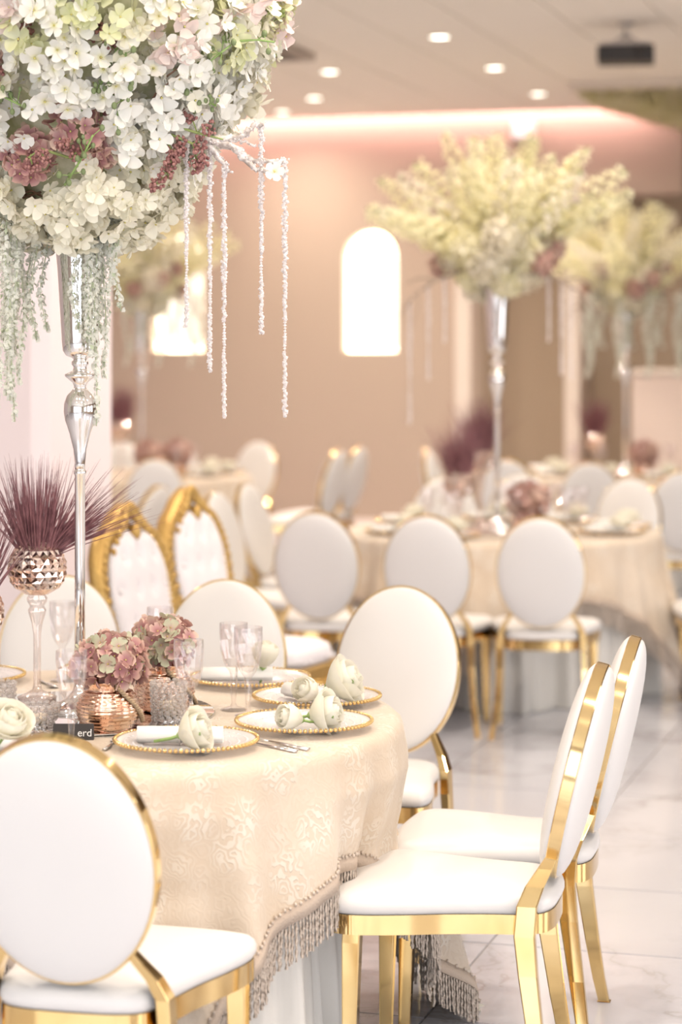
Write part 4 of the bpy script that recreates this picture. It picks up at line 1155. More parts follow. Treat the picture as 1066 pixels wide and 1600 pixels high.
# ---- crystal strands hanging from the frosted branch
def strand_mesh(L, w0=0.0085):
    mb = MB(); mb.tube([(0,0,0), (0,0,-L)], 0.0009, 4)
    z = 0.0
    while z < L:
        f = z/L; w = w0*(1.0 if f < 0.45 else 0.62 if f < 0.9 else 0.75)
        if 0.62 < f < 0.74 and L > 0.4: z += 0.004; w *= 0.4
        for _ in range(2):
            a = random.uniform(0, 6.28); mb.octa((w*0.75*random.random()*cos(a), w*0.75*random.random()*sin(a), -z), random.uniform(0.0032, 0.0056), 0, Euler((random.random()*6, random.random()*6, 0)).to_matrix())
        z += 0.0028
    return mb.mesh('hanging_crystal_strand', m_ice)
BX, BY_ = VP['front']
for x, y, z0, z1, lab in ((0.272, -0.2, 2.155, 1.715, 'frosted crystal bead strand hanging nearest to the white bouquet'),
                          (0.327, -0.2, 2.13, 1.61, 'second frosted crystal strand from the bouquet, before the pink wall'),
                          (0.360, -0.2, 2.09, 1.505, 'longest frosted crystal strand, third from the bouquet, thin near its end'),
                          (0.447, -0.2, 2.185, 1.70, 'short frosted crystal strand next to the branch tip'),
                          (0.502, -0.2, 2.10, 1.505, 'frosted crystal strand hanging from the very tip of the branch')):
    tag(link('hanging_crystal_strand', strand_mesh(z0-z1), loc=(BX+x, BY_+y, z0)), lab, 'crystal strand', 'crystal strands on the front bouquet')

# ---- the blurred bouquets
far_sp = [spike_mesh('blossom_spike', 0.56, 0.075, 62, FARG, [m_bl_far, m_stem]) for _ in range(2)]+[spike_mesh('blossom_spike', 0.50, 0.08, 62, FARG, [m_bl_far2, m_stem])]
far_hd = [head_mesh('blossom_head', 0.095, 46, FARG, [m_bl_far2]), head_mesh('blossom_head', 0.085, 42, FARG, [m_bl_far])]
far_mv = head_mesh('hydrangea_head', 0.065, 34, [(g_[0], [f for f, q in zip(g_[1], g_[2]) if q == 0], [0 for q in g_[2] if q == 0]) for g_ in MG], [m_mauve_far])
def branch_mesh():
    mb = MB()
    mb.tube([(0,0,0), (0.14,0,-0.05), (0.24,0,-0.12), (0.31,0,-0.22)], [0.009, 0.008, 0.006, 0.004], 6)
    mb.tube([(0.14,0,-0.05), (0.22,0,-0.04), (0.28,0,-0.07)], [0.006, 0.005, 0.003], 6); mb.tube([(0.22,0,-0.1), (0.22,0.02,-0.18), (0.25,0.02,-0.25)], [0.005, 0.004, 0.002], 6)
    return mb.mesh('bare_branch', m_bark)
far_br = branch_mesh()
def far_bouquet(label, loc, seed):
    random.seed(seed)
    t = thing('flower_arrangement', label, 'flowers', loc, 2.6 if seed == 11 else 0, 'blurred tall bouquets')
    for k in range(32):
        el = [0.36, 0.62, 0.92, 1.25][k % 4]+random.uniform(-.12, .12); a = k*2.39996+random.uniform(-.2, .2)
        d = Vector((cos(el)*cos(a), cos(el)*sin(a), sin(el))); link('blossom_spike', far_sp[k % 3], t, mw=align(d, None, Vector((0, 0, 1.305))+Vector((d.x*0.08, d.y*0.08, 0.06)), (1.12 if el < 0.75 else 1.06)*random.uniform(0.92, 1.08)))
    for k in range(15):
        a = k*2.39996; z = 1.20+0.23*k/14; r = 0.10+0.16*(k/14); link('blossom_head', far_hd[k % 2], t, loc=(r*cos(a), r*sin(a), z), rot=(random.random(), random.random(), random.random()*6), scale=random.uniform(0.85, 1.1))
    for k in range(7):
        a = -PI/2+(k-3)*0.62+random.uniform(-.2, .2); link('hydrangea_head', far_mv, t, loc=(0.27*cos(a), 0.27*sin(a), 1.30+0.07*(k % 3)), rot=(random.random(), 0, random.random()*6), scale=random.uniform(0.8, 1.05))
    for a in (PI+0.1, -0.1):
        a -= t.rotation_euler.z; link('bare_branch', far_br, t, loc=(0.16*cos(a)-0.08*sin(t.rotation_euler.z), 0.16*sin(a)-0.08*cos(t.rotation_euler.z), 1.27), rot=(0, 0, a), scale=1.05)
    return t
FBL = {'second': 'large blurred cream and green bouquet with spiky tips over the second table', 'left': 'blurred bouquet partly covering the left glowing niche', 'right': 'blurred bouquet at the right picture edge over the far right table'}
for k in ('second', 'left', 'right'):
    far_bouquet(FBL[k], (VP[k][0], VP[k][1], TZ), {'second': 11, 'left': 5, 'right': 8}[k])
    if k != 'right':
        pass
random.seed(99)
smf = [strand_mesh(0.60, 0.013), strand_mesh(0.46, 0.012), strand_mesh(0.32, 0.012)]
for k, (x, y, z, q, lab) in enumerate(((0.763-0.43, 10.84, 1.90, 0, 'blurred crystal strand at the outer end of the left bare branch of the middle bouquet'),
        (0.763-0.34, 10.845, 1.975, 1, 'blurred crystal strand second from outside on the left bare branch'), (0.763-0.26, 10.85, 2.015, 2, 'blurred crystal strand closest to the middle bouquet on the left bare branch'),
        (0.763+0.245, 10.86, 2.02, 2, 'blurred crystal strand just right of the middle silver vase'), (0.763+0.305, 10.855, 2.0, 1, 'blurred longer crystal strand hanging in front of the right cream trim'),
        (0.763+0.35, 10.85, 1.975, 1, 'blurred crystal strand farthest right under the middle bouquet'))):
    tag(link('hanging_crystal_strand', smf[q], loc=(x, y, z)), lab, 'crystal strand', 'crystal strands on the middle bouquet')
# trailing greenery under the far right bouquet belongs to it
fr_b = [o for o in S.objects if o.name.startswith('flower_arrangement') and o.get('label', '').startswith('blurred bouquet at the right')][0]
for k in range(11):
    link('trailing_stem', TRAILS[k % 3], fr_b, loc=(-0.30+0.07*k, -0.2+0.05*(k % 3), 1.28), scale=(2.2, 2.2, 1.15))
fl_b = [o for o in S.objects if o.get('label', '').startswith('blurred bouquet partly covering')][0]
for k in range(8):
    link('trailing_stem', TRAILS[k % 3], fl_b, loc=(-0.1+0.075*k, -0.2+0.05*(k % 3), 1.28), scale=(1.7, 1.7, 1.0))

# ---- suspended flower panel at top right
t = thing('ceiling_flower_panel', 'white framed panel of hanging greenery on the ceiling at top right', 'ceiling decoration', (2.80, 17.35, CEIL-0.012), -A)
mb = MB(); mb.box((-0.95, -0.6, -0.05), (1.2, -0.55, 0)); mb.box((-0.95, 0.75, -0.05), (1.2, 0.8, 0)); mb.box((-0.95, -0.55, -0.05), (-0.90, 0.75, 0)); mb.box((1.15, -0.55, -0.05), (1.2, 0.75, 0)); mb.build('frame', m_pil, t)
m_hang = floral('hanging_greenery', (0.70, 0.66, 0.38), (0.80, 0.73, 0.55), 8)
mb = MB()
for k in range(2600):
    x = random.uniform(-0.88, 1.14); y = random.uniform(-0.5, 0.72); dep = (0.05+0.26*min(1, max(0, (x+0.9)/0.9)))*random.random()**0.7
    mb.geo(FARG[k % 2], align(perp_jit((0, -0.5, -0.8), 0.8), None, (x, y, -0.02-dep), random.uniform(0.7, 1.2)))
mb.build('greenery', m_hang, t)['kind'] = 'stuff'

# ------------------------------------------------------------------ grass goblets
def goblet_meshes():
    seg, rows = 20, 8; vs, fs = [], []
    # diamond-cut bowl: ring radii follow a sphere, every cell raised to a point
    def prof(f): return 0.072*math.sqrt(max(0.05, 1-((f-0.50)/0.60)**2)) if f > 0 else 0.02
    Z0, H = 0.262, 0.128
    ring = []
    for j in range(rows+1):
        f = j/rows; r = prof(f) if j else 0.030
        ring.append([(r*cos(2*PI*(i+0.5*(j % 2))/seg), r*sin(2*PI*(i+0.5*(j % 2))/seg), Z0+H*f) for i in range(seg)])
    mb = MB()
    for j in range(rows+1): vs += ring[j]
    for j in range(0, rows-1):
        for i in range(seg):
            o = j % 2
            a = j*seg+(i+o) % seg if o else j*seg+i
            l = (j+1)*seg+((i-1) % seg if not o else i % seg); r_ = (j+1)*seg+(i if not o else (i+1) % seg); top = (j+2)*seg+((i+o) % seg if o else i)
            c = sum((Vector(vs[q]) for q in (a, l, r_, top)), Vector())/4; d = Vector((c.x, c.y, 0)).normalized()
            b = len(vs); vs.append(tuple(c+d*0.0055)); fs += [(a, r_, b), (r_, top, b), (top, l, b), (l, a, b)]
    for i in range(seg):   # closing triangles at the two ends
        fs.append((i, (i+1) % seg, seg+i)); e = rows*seg; fs.append((e+i, (rows-1)*seg+(i-0) % seg, e+(i+1) % seg))
    mb.add(vs, fs, 0, False); mb.lathe([(prof(1)-0.002, Z0+H-0.002), (prof(1), Z0+H+0.003), (prof(1)-0.004, Z0+H+0.003), (prof(1)-0.006, Z0+H-0.02), (0, Z0+H-0.022)], 40)
    bowl = mb.mesh('bowl', m_mercury)
    def stem(sh):
        s2 = MB(); z = lambda q: max(0.0, (q-sh) if q > 0.06 else q)
        s2.lathe([(0.048, 0), (0.05, 0.004), (0.03, 0.012), (0.012, 0.022), (0.0095, 0.035), (0.0095, z(0.16)), (0.014, z(0.19)), (0.021, z(0.212)), (0.023, z(0.222)), (0.0175, z(0.232)), (0.0245, z(0.243)), (0.026, z(0.252)), (0.020, z(0.262)), (0.024, z(0.268))], 28)
        return s2.mesh('stem', m_rosestem)
    return bowl, stem(0.0), stem(0.095)
bowl_me, stem_t, stem_s = goblet_meshes()
def goblet(label, loc, tall, grp):
    t = thing('grass_goblet', label, 'goblet', loc, random.uniform(0, 0.3), grp)
    link('bowl', bowl_me, t, loc=(0, 0, 0 if tall else -0.095)); link('stem', stem_t if tall else stem_s, t)
    return t
def grass_mesh(n, lean_n=0):
    mb = MB()
    for k in range(n+lean_n):
        a = random.uniform(0, 6.28); r0 = 0.045*math.sqrt(random.random()); tilt = min(abs(random.gauss(0, 0.30)), 0.8); L = random.uniform(0.14, 0.275)
        d = Vector((sin(tilt)*cos(a), sin(tilt)*sin(a), cos(tilt)))
        if k >= n:
            tl = random.uniform(0.45, 1.15); d = Vector((sin(tl), random.uniform(-.25, .1), cos(tl))); L = random.uniform(0.17, 0.29); a = 0.0
        p = Vector((r0*cos(a), r0*sin(a), -0.015)); s_ = d.cross(Vector((0.3, -1, 0))).normalized(); vs = []; nn = 6
        w0 = random.uniform(0.0014, 0.0026); drp = random.uniform(0.0, 0.10)
        for i in range(nn+1):
            f = i/nn; c = p+d*L*f+Vector((d.x, d.y, -0.4))*drp*f*f*L*2.2; w = w0*(1-0.93*f)
            vs += [c-s_*w, c+s_*w]
        mb.add(vs, [(2*i, 2*i+1, 2*i+3, 2*i+2) for i in range(nn)])
    return mb.mesh('blades', m_grass)
gr_t, gr_lean = grass_mesh(330), grass_mesh(360, 95)
def grass(label, loc, me, grp, sc=1.0, rz=0.0):
    t = thing('ornamental_grass', label, 'grass', loc, rz, grp); o = link('blades', me, t, scale=sc); o['kind'] = 'stuff'
    mb = MB(); mb.lathe([(0.0, -0.012), (0.04, -0.012), (0.035, 0.0), (0.0, 0.004)], 16); mb.build('moss', m_soil, t)
GT, GS = 0.372, 0.277
for x, y, z, tall, me, lab, lab2, grp in (
    (-0.764, 5.63, MZ, True, gr_lean, 'tall diamond-cut rose mercury goblet left of the silver vase pole', 'plum ornamental grass fanning out in the tall front goblet', 'f'),
    (-0.905, 5.52, MZ, False, gr_t, 'short rose mercury goblet cut by the left picture edge', 'plum ornamental grass at the left picture edge', 'f'),
    (0.566, 10.75, MZ, False, gr_t, 'blurred shorter copper goblet left of the second vase', 'blurred plum grass in the shorter goblet of the second table', 'm'),
    (0.690, 11.10, MZ, True, gr_t, 'blurred taller copper goblet against the second vase pole', 'blurred plum grass touching the second vase pole', 'm'),
    (1.81, 15.95, TZ, False, gr_t, 'blurred copper goblet on the far right table', 'blurred plum grass on the far right table before the tan wall', 'r'),
    (-1.55, 15.75, TZ, True, gr_t, 'blurred copper goblet beside the pillar on the far left table', 'blurred plum grass beside the pillar edge', 'l')):
    goblet(lab, (x, y, z), tall, 'rose mercury goblets'); grass(lab2, (x, y, z+(GT if tall else GS)), me, 'plum grasses', 1.0 if grp == 'f' else 1.15)

# ------------------------------------------------------------------ hydrangea pots
def pot_mesh():
    pr = [(0.0, 0.0), (0.048, 0.0), (0.052, 0.003)]
    for k in range(11):
        z = 0.008+0.0085*k; f = (z-0.045)/0.062; R = 0.0735*math.sqrt(max(0.1, 1-f*f)); pr += [(R, z), (R+0.0016, z+0.003), (R, z+0.0062)]
    pr += [(0.050, 0.106), (0.049, 0.112), (0.052, 0.114), (0.047, 0.113), (0.045, 0.10), (0.0, 0.095)]
    mb = MB(); mb.lathe(pr, 48); return mb.mesh('pot_body', m_copper)
pot_me = pot_mesh()
rp = MB()
for q in range(3):
    pts = [(0.0, 0, 0)]; pts = []
    for k in range(41):
        f = k/40; a = -1.15+1.25*f; r = 0.0785-0.022*(1-f)**2*0.9; z = 0.108-0.088*f
        c = Vector((r*cos(a), r*sin(a), z)); an = f*34+q*2.094; pts.append(c+Vector((cos(a)*cos(an), sin(a)*cos(an), sin(an)))*0.0032)
    rp.tube(pts, 0.0034, 5)
rope_me = rp.mesh('rope', m_rope)
def pot(label, loc, rz, grp, detail=True):
    t = thing('copper_pot', label, 'pot', loc, rz, grp); link('pot_body', pot_me, t)
    if detail: link('rope', rope_me, t)
    return t
def hydrangea(label, loc, R, n, kinds, grp, detail=True):
    t = thing('hydrangea', label, 'flowers', loc, 0, grp)
    if detail:
        for k in range(n):
            z = 1-1.75*(k+0.5)/n; a = k*2.39996; q = math.sqrt(max(0, 1-z*z)); d = Vector((q*cos(a), q*sin(a), z*0.78))
            link('floret', random.choice(mauve_me[random.choice(kinds)]), t, mw=align(perp_jit(d, 0.42), None, d*R*random.uniform(0.80, 1.0), random.uniform(0.8, 1.1)))
        mb = MB(); mb.ball((0,0,0), R*0.72, 10, 7, 0, (1, 1, 0.8)); mb.build('inner_florets', m_mauve, t)
    else: link('floret_head', far_mv, t, scale=R/0.065)
    mb = MB(); mb.tube([(0,0,-R*0.4), (0.004,0,-R*1.0)], 0.006, 6); mb.build('stem', m_stem, t)
K2 = (0, 1, 1, 0, 2)
pot('ribbed copper pot with diagonal rope, front one of two', (-0.537, 5.165, MZ), 0.0, 'copper pots'); hydrangea('dusty mauve hydrangea in the front copper pot', (-0.530, 5.165, MZ+0.155), 0.082, 72, K2, 'hydrangea heads')
pot('speckled copper pot with rope, half hidden behind the crystal cup', (-0.429, 5.435, MZ), -0.25, 'copper pots'); hydrangea('dusty mauve hydrangea in the rear copper pot', (-0.432, 5.435, MZ+0.162), 0.080, 72, K2, 'hydrangea heads')
for x, y, l1, l2 in ((0.885, 10.62, 'blurred copper pot on the second table behind a chair back', 'blurred mauve hydrangea on the second table'),):
    pot(l1, (x, y, MZ), 0, 'copper pots', False); hydrangea(l2, (x, y, MZ+0.155), 0.098, 0, K2, 'hydrangea heads', False)
for x, y, l1, l2 in ((2.10, 15.55, 'blurred copper pot on the far right table', 'blurred brownish hydrangea on the far right table'),
                     (-1.33, 15.45, 'blurred copper pot on the far left table, nearer the pillar', 'blurred brown hydrangea on the far left table, nearer the pillar'), (-1.15, 15.7, 'blurred copper pot on the far left table, away from the pillar', 'blurred brown hydrangea on the far left table, away from the pillar')):
    pot(l1, (x, y, TZ), 0, 'copper pots', False); hydrangea(l2, (x, y, TZ+0.155), 0.098, 0, K2, 'hydrangea heads', False)

# ------------------------------------------------------------------ crystal votives
def votive(label, loc, R, H, flare):
    t = thing('crystal_votive', label, 'candle holder', loc, 0, 'crystal bead candle holders')
    mb, wr_ = MB(), MB(); bd = 0.0078; rows = int(H/(bd*1.75))
    for j in range(rows):
        f = (j+0.5)/rows; r = R*(1-flare*(1-f)**1.4); n = int(2*PI*r/(bd*2.05)); z = bd+j*bd*1.72
        for i in range(n):
            a = 2*PI*(i+0.5*(j % 2))/n; mb.ball((r*cos(a), r*sin(a), z), bd*0.93, 7, 5, 0, (1, 1, 1), False)
            d = Vector((cos(a), sin(a), 0)); s_ = Vector((-sin(a), cos(a), 0)); c = d*r+Vector((0, 0, z))
            wr_.tube([c+s_*bd*0.98*cos(q*PI/4)+Vector((0,0,bd*0.98*sin(q*PI/4))) for q in range(9)], 0.0004, 3)
    mb.build('crystal_beads', m_bead, t)['kind'] = 'stuff'; wr_.build('gold_wire', m_silver, t)['kind'] = 'stuff'
    mb = MB(); rb = R*(1-flare); mb.lathe([(0, 0.0), (rb*0.9, 0.0), (rb*0.95, 0.004), (rb*0.8, 0.006), (0, 0.006)], 24); mb.build('base', m_silver, t)
    mb = MB(); mb.lathe([(0, 0.006), (rb*0.62, 0.006), (rb*0.62, H*0.45), (0, H*0.45)], 20); mb.build('candle', m_candle, t)
votive('crystal bead votive bowl in front of the tall grass goblet', (-0.70, 5.20, MZ), 0.046, 0.068, 0.42)
votive('crystal bead votive cup between the rear copper pot and a glass', (-0.408, 5.290, MZ), 0.039, 0.100, 0.10)
votive('crystal bead votive cup cut by the left picture edge', (-0.823, 5.37, MZ), 0.040, 0.085, 0.15)

# ------------------------------------------------------------------ glasses
def glass_mesh():
    seg = 20; prof = [(0.032, 0.0), (0.033, 0.002), (0.028, 0.005), (0.010, 0.010), (0.0055, 0.018), (0.0075, 0.045), (0.0095, 0.075), (0.0085, 0.088), (0.0105, 0.094),
                      (0.020, 0.106), (0.0275, 0.123), (0.0325, 0.145), (0.0350, 0.170), (0.0355, 0.195), (0.0350, 0.214), (0.0338, 0.214), (0.0338, 0.195), (0.0325, 0.170), (0.0295, 0.145), (0.0245, 0.125), (0.014, 0.108), (0.0, 0.103)]
    vs, fs = [], []; n = len(prof)
    for i in range(seg):
        for k, (r, z) in enumerate(prof):
            a = 2*PI*(i+(0.5*(k % 2) if 9 <= k <= 12 else 0))/seg
            rr = r*(1.0-0.10*(i % 2) if 9 <= k <= 12 else 1.0); vs.append((rr*cos(a), rr*sin(a), z))
    for i in range(seg):
        j = (i+1) % seg
        for k in range(n-1): fs.append((i*n+k, j*n+k, j*n+k+1, i*n+k+1))
    fs.append([i*n for i in range(seg)][::-1])
    mb = MB(); mb.add(vs, fs, 0, False); return mb.mesh('crystal_glass', m_glass)
gl_me = glass_mesh()
for x, y, z, lab in ((-0.3515, 5.168, TZ, 'cut crystal flute behind the rose on the nearest charger plate'), (-0.224, 5.405, TZ, 'cut crystal flute, front one of the two overlapping glasses'),
                     (-0.263, 5.485, TZ, 'cut crystal flute, rear one of the two overlapping glasses'), (-0.600, 4.985, TZ, 'cut crystal flute before the front copper pot and the black card'),
                     (-0.742, 5.96, TZ, 'cut crystal flute behind the stem of the tall goblet'), (-0.47, 5.82, TZ, 'cut crystal flute whose rim shows above the rear hydrangea')):
    tag(link('crystal_glass', gl_me, loc=(x, y, z), rot=(0, 0, random.random())), lab, 'glass', 'cut crystal glasses on the front table')

# ------------------------------------------------------------------ place settings
def plate_meshes():
    mb = MB(); mb.lathe([(0.0, 0.0), (0.085, 0.0), (0.092, 0.002), (0.115, 0.010), (0.150, 0.018), (0.157, 0.0195), (0.157, 0.0225), (0.150, 0.0215), (0.115, 0.0135), (0.09, 0.006), (0.0, 0.005)], 72)
    b2 = MB(); nb = 84
    for k in range(nb):
        a = 2*PI*k/nb; b2.ball((0.158*cos(a), 0.158*sin(a), 0.0215), 0.0052, 7, 5)
    r3 = MB()       # pressed relief rings and dots in the glass
    for rr, n in ((0.10, 44), (0.118, 52), (0.136, 60)):
        for k in range(n):
            a = 2*PI*k/n+rr*30; z = {0.10: 0.008, 0.118: 0.0135, 0.136: 0.0175}[rr]; r3.ball((rr*cos(a), rr*sin(a), z), 0.0042, 5, 4, 0, (1, 1, 0.5))
    return mb.mesh('glass_dish', m_plate), b2.mesh('gold_bead_rim', m_gold), r3.mesh('pressed_pattern', m_plate)
pl_me = plate_meshes()
def plate(label, loc, grp):
    t = thing('charger_plate', label, 'plate', loc, random.random(), grp); link('glass_dish', pl_me[0], t); link('gold_bead_rim', pl_me[1], t); link('pressed_pattern', pl_me[2], t)
def napkin_mesh(L=0.19, R=0.021):
    mb = MB(); n = 64; vs, fs = [], []
    for i in range(n):
        a = i/n*2*PI*2.6; r = R*(0.25+0.75*i/(n-1))
        for x in (-L/2, L/2): vs.append((x+random.uniform(-.001, .001), r*cos(a), R+r*sin(a)*0.92))
    for i in range(n-1): fs.append((2*i, 2*i+1, 2*i+3, 2*i+2))
    mb.add(vs, fs); return mb.mesh('linen_roll', m_napkin)
nap_me = napkin_mesh()
rg = MB(); rg.tube([(0, 0.0245*cos(2*PI*k/24), 0.0215+0.0235*sin(2*PI*k/24)) for k in range(25)], 0.0018, 6); ring_me = rg.mesh('napkin_ring', m_silver)
def napkin(label, loc, rz, grp):
    t = thing('rolled_napkin', label, 'napkin', loc, rz, grp); o = link('linen_roll', nap_me, t); s_ = o.modifiers.new('thick', 'SOLIDIFY'); s_.thickness = 0.0025
    link('napkin_ring', ring_me, t)
def petal_mesh(R, H, w, lip, cl):
    mb = MB(); vs = []; nu, nv = 6, 6
    for j in range(nv+1):
        v = j/nv
        for i in range(nu+1):
            u = -1+2*i/nu; rad = R*(0.30+0.78*sin(min(1, v*1.25)*PI/2))+lip*v**4*(1-0.3*u*u); a = u*w*(0.45+0.55*sin(PI*min(1, 0.15+0.7*v)))
            rad *= 1-cl*v**3; vs.append((rad*sin(a), -rad*cos(a), H*v*(1-0.06*u*u*v)-(lip*0.5*v**6)))
    mb.add(vs, [(j*(nu+1)+i, j*(nu+1)+i+1, (j+1)*(nu+1)+i+1, (j+1)*(nu+1)+i) for j in range(nv) for i in range(nu)])
    return mb.mesh('petal', m_rose)
PET = [petal_mesh(0.011, 0.052, 1.8, 0.0, 0.40), petal_mesh(0.019, 0.052, 1.5, 0.001, 0.34), petal_mesh(0.026, 0.049, 1.35, 0.004, 0.22), petal_mesh(0.032, 0.042, 1.25, 0.010, 0.10)]
lf = MB(); vs = []
for t_ in (0, 0.25, 0.6, 0.85, 1.0):
    w = 0.012*sin(PI*(0.08+0.90*t_))
    for s_ in (-1, 0, 1): vs.append((s_*w, 0.055*t_, 0.004*abs(s_)+0.012*sin(t_*2.4)))
lf.add(vs, [(i*3+c, i*3+c+1, i*3+c+4, i*3+c+3) for i in range(4) for c in range(2)]); rleaf = lf.mesh('leaf', m_leaf)
rst = MB(); rst.tube([(0,0,0.002), (0.002,0.0,-0.02), (0.0,0.004,-0.05)], 0.0028, 6); rst.ball((0,0,0.0), 0.008, 8, 5); rstem = rst.mesh('stem', m_leaf)
hb = MB(); hb.ball((0, 0, 0.026), 0.0165, 10, 7, 0, (1, 1, 1.45)); heart_me = hb.mesh('rose_heart', m_rose)
def rose(label, loc, axis, sc, grp, leaves=2, bud=False):
    t = thing('white_rose', label, 'rose', loc, 0, grp)
    n = Vector(axis).normalized(); t.rotation_mode = 'QUATERNION'; t.rotation_quaternion = n.to_track_quat('Z', 'Y'); t.scale = (sc*1.12,)*3
    for L, (k, cnt) in enumerate(((0, 3), (1, 4), (2, 5), (3, 6))):
        if bud and L == 3: continue
        for q in range(cnt): link('petal', PET[L], t, rot=(random.uniform(-.08, .08), random.uniform(-.08, .08), 2*PI*q/cnt+L*0.5), scale=random.uniform(0.95, 1.06))
    for q in range(leaves): link('leaf', rleaf, t, loc=(0, 0, -0.004), rot=(0.9+0.3*q, 0, 1.9+q*2.2), scale=1.0)
    link('rose_heart', heart_me, t); link('stem', rstem, t)
    return t
PZ = TZ+0.006
cx, cy = TABLES['front']
PLATES = [(-0.343, 4.965, 'clear charger plate with gold bead rim nearest to us, holding a rolled napkin'), (-0.086, 5.215, 'clear gold-beaded charger plate at the table edge with two white roses'),
          (-0.060, 5.590, 'clear gold-beaded charger plate at the right end of the table, behind the two-rose plate'), (-0.240, 5.905, 'clear gold-beaded charger plate behind the crystal flutes'),
          (-0.600, 6.05, 'clear gold-beaded charger plate hidden behind the hydrangeas'), (-1.00, 5.95, 'clear gold-beaded charger plate at the left picture edge'), (-0.70, 4.835, 'charger plate hidden behind the nearest chair back')]
for x, y, lab in PLATES: plate(lab, (x, y, TZ), 'charger plates on the front table')
napkin('rolled white napkin on the nearest charger plate, left of its rose', (-0.357, 4.975, PZ), -0.03, 'rolled napkins on the front table')
napkin('rolled white napkin on the plate behind the crystal flutes', (-0.275, 5.90, PZ), 0.05, 'rolled napkins on the front table')
napkin('rolled white napkin with silver ring under the roses at the table end', (-0.075, 5.565, PZ), -0.9, 'rolled napkins on the front table')
napkin('rolled white napkin behind the nearest chair back at left', (-0.80, 4.86, PZ), 0.2, 'rolled napkins on the front table')
GRO = 'white roses on the front table'
rose('white rose lying against the rolled napkin on the nearest plate', (-0.350, 4.900, PZ+0.034), (0.90, -0.35, 0.35), 1.2, GRO, 1)
rose('large open white rose on the two-rose plate at the table edge', (-0.068, 5.165, PZ+0.034), (0.92, -0.28, 0.22), 1.22, GRO, 2)
rose('smaller white rose bud left on the two-rose plate', (-0.092, 5.125, PZ+0.030), (-0.8, -0.5, 0.25), 1.0, GRO, 1, True)
rose('large white rose on the plate at the right end of the table', (-0.030, 5.53, PZ+0.042), (0.85, -0.2, 0.45), 1.45, GRO, 2)
rose('white rose bud leaning on the ringed napkin at the table end', (-0.065, 5.465, PZ+0.034), (-0.55, -0.7, 0.45), 1.05, GRO, 0, True)
rose('white rose bud standing on the napkin behind the crystal flutes', (-0.205, 5.885, PZ+0.045), (0.15, -0.2, 0.95), 1.15, GRO, 0, True)
rose('yellowish white rose peeking over the nearest chair back', (-0.722, 4.80, PZ+0.058), (0.3, -0.5, 0.6), 1.2, GRO, 0)

# cutlery
def cutlery(name, label, a, b, kind):
    A_, B_ = Vector(a), Vector(b); t = thing(name, label, 'cutlery', A_, math.atan2(B_.y-A_.y, B_.x-A_.x)); L = (B_-A_).length
    mb = MB(); mb.tube([(0,0,0.003), (L*0.25,0,0.003), (L*0.55,0,0.0035)], [0.0065, 0.0055, 0.003], 8, 0, True, 0.45); mb.build('handle', m_steel, t)
    mb = MB()
    if kind == 'knife': mb.tube([(L*0.55,0,0.0035), (L*0.65,0.001,0.0035), (L*0.9,0.002,0.0035), (L,0,0.003)], [0.004, 0.0095, 0.009, 0.002], 8, 0, True, 0.16)
    elif kind == 'spoon': mb.tube([(L*0.55,0,0.0035), (L*0.72,0,0.004), (L*0.85,0,0.006), (L*0.96,0,0.005), (L,0,0.004)], [0.003, 0.004, 0.019, 0.014, 0.003], 10, 0, True, 0.22)
    else:
        mb.tube([(L*0.55,0,0.0035), (L*0.70,0,0.004), (L*0.78,0,0.004)], [0.003, 0.004, 0.011], 8, 0, True, 0.3)
        for q in range(4): mb.tube([(L*0.77,-0.0085+q*0.0057,0.004), (L,-0.0085+q*0.0057,0.006)], 0.0016, 5)
    mb.build({'knife': 'blade', 'spoon': 'spoon_bowl', 'fork': 'fork_head'}[kind], m_steel, t)
cutlery('table_knife', 'steel knife at the table edge, front one of the two handles', (-0.098, 4.905, TZ+0.001), (-0.262, 5.085, TZ+0.001), 'knife')
cutlery('dessert_spoon', 'steel spoon at the table edge, rear one of the two handles', (-0.072, 4.928, TZ+0.001), (-0.235, 5.115, TZ+0.001), 'spoon')
cutlery('table_fork', 'steel fork left of the nearest charger plate', (-0.520, 4.925, TZ+0.001), (-0.505, 5.06, TZ+0.001), 'fork')
cutlery('table_spoon', 'steel spoon behind the tall goblet stem', (-0.80, 5.95, TZ+0.001), (-0.745, 5.83, TZ+0.001), 'spoon')

# black place card
t = thing('place_card', 'small black place card with white lettering before the front copper pot', 'card', (-0.606, 5.068, TZ), 0)
mb = MB()
mb.add([(-0.046,-0.004,0), (0.046,-0.004,0), (0.046,0.006,0.036), (-0.046,0.006,0.036), (-0.046,0.016,0), (0.046,0.016,0)], [(0,1,2,3), (2,1,5), (3,2,5,4), (0,3,4)], 0, False); mb.build('card', m_black, t)
fc = bpy.data.curves.new('lettering', 'FONT'); fc.body = 'erd'; fc.size = 0.024; fc.align_x = 'RIGHT'; fc.extrude = 0.0002
m_ink = mat('white_ink', (0.9, 0.9, 0.9), 0.6)
try:
    dg0 = bpy.context.evaluated_depsgraph_get()
    fo = bpy.data.objects.new('lettering_tmp', fc); C.objects.link(fo); bpy.context.view_layer.update()
    fme = bpy.data.meshes.new_from_object(fo.evaluated_get(bpy.context.evaluated_depsgraph_get())); bpy.data.objects.remove(fo)
    fme.materials.clear(); fme.materials.append(m_ink); o = link('lettering', fme, t)
    o.rotation_euler = (math.radians(90-15.5), 0, 0); o.location = (0.0425, -0.0018, 0.0085)
except Exception as e: print('text', e)

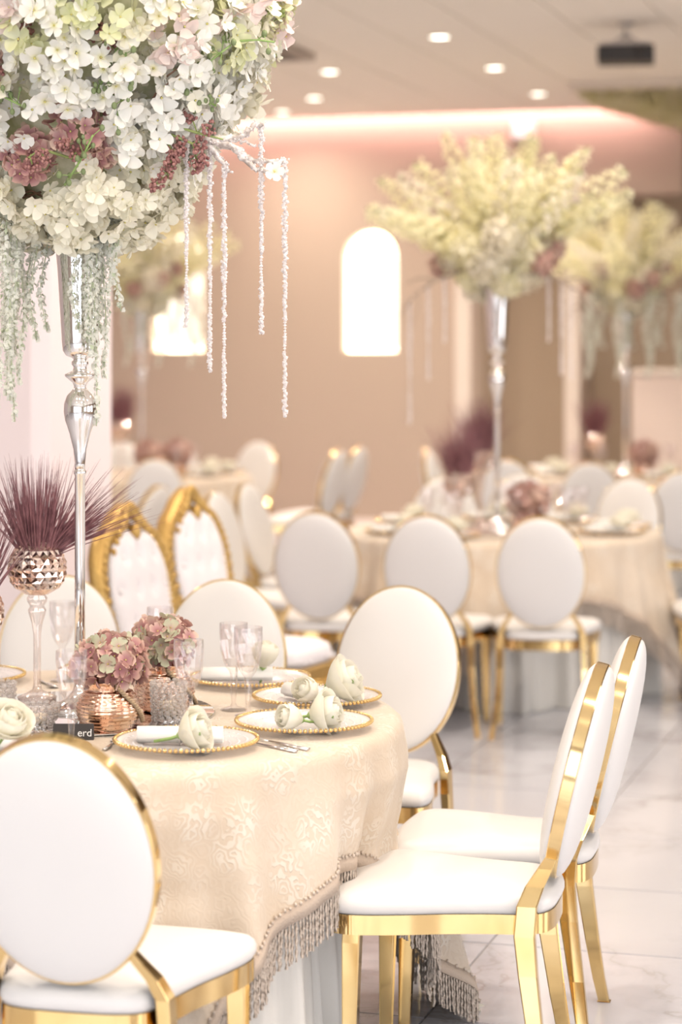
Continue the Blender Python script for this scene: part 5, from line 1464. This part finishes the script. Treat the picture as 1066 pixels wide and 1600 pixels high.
# ------------------------------------------------------------------ settings on the blurred tables
def settings(key, angs, names):
    x0, y0 = TABLES[key]; it = []
    for a in angs:
        r = 0.585; it.append((x0+r*cos(math.radians(a)), y0+r*sin(math.radians(a))))
    it.sort(key=lambda p: p[0]/p[1]); n = len(it)
    ordn = ['leftmost', 'second from the left', 'third from the left', 'fourth from the left', 'fifth from the left', 'sixth from the left', 'seventh from the left', 'eighth from the left']
    for k, (x, y) in enumerate(it):
        od = ordn[k] if k < n-1 else 'rightmost'
        plate('blurred gold-rimmed plate on the %s, %s' % (names, od), (x, y, TZ), 'plates on the '+names)
        napkin('blurred white rolled napkin on the %s, %s' % (names, od), (x-0.03, y+0.02, PZ), random.uniform(-.3, .3), 'napkins on the '+names)
        dx, dy = x0-x, y0-y; q = math.hypot(dx, dy)
        t = thing('white_rose', 'blurred white rose on the %s, %s' % (names, od), 'rose', (x+0.04, y-0.05, PZ+0.035), 0, 'roses on the '+names)
        for L, cnt in ((1, 3), (2, 5), (3, 6)):
            for s_ in range(cnt): link('petal', PET[L], t, rot=(random.uniform(0.1, .5), 0, 2*PI*s_/cnt+L), scale=1.35)
        link('leaf', rleaf, t, rot=(0.5, 0, 2.0)); 
        tag(link('crystal_glass', gl_me, loc=(x+0.20*dx/q-0.06*dy/q, y+0.20*dy/q+0.06*dx/q, TZ)), 'blurred crystal glass on the %s, %s' % (names, od), 'glass', 'glasses on the '+names)
settings('second', (-150, -120, -75, -30, 5, 50, 90, 140), 'second table')
settings('left', (-70, -35, 0, 40, 80), 'far left table')
settings('right', (-150, -110, -70, -30, 150), 'far right table')

# fallen petals on the marble beside the cloth corner
for x, y, r in ((0.305, 5.62, 0.3), (0.335, 5.68, 1.4)):
    pass
t = thing('fallen_blossom', 'small crushed cream blossom on the marble beside the cloth corner', 'blossom', (0.315, 5.66, 0.004))
for k in range(5): link('petal', PET[3], t, loc=(random.uniform(-.02, .02), random.uniform(-.015, .015), 0.012), rot=(1.35, random.uniform(-.5, .5), k*1.25), scale=0.9)
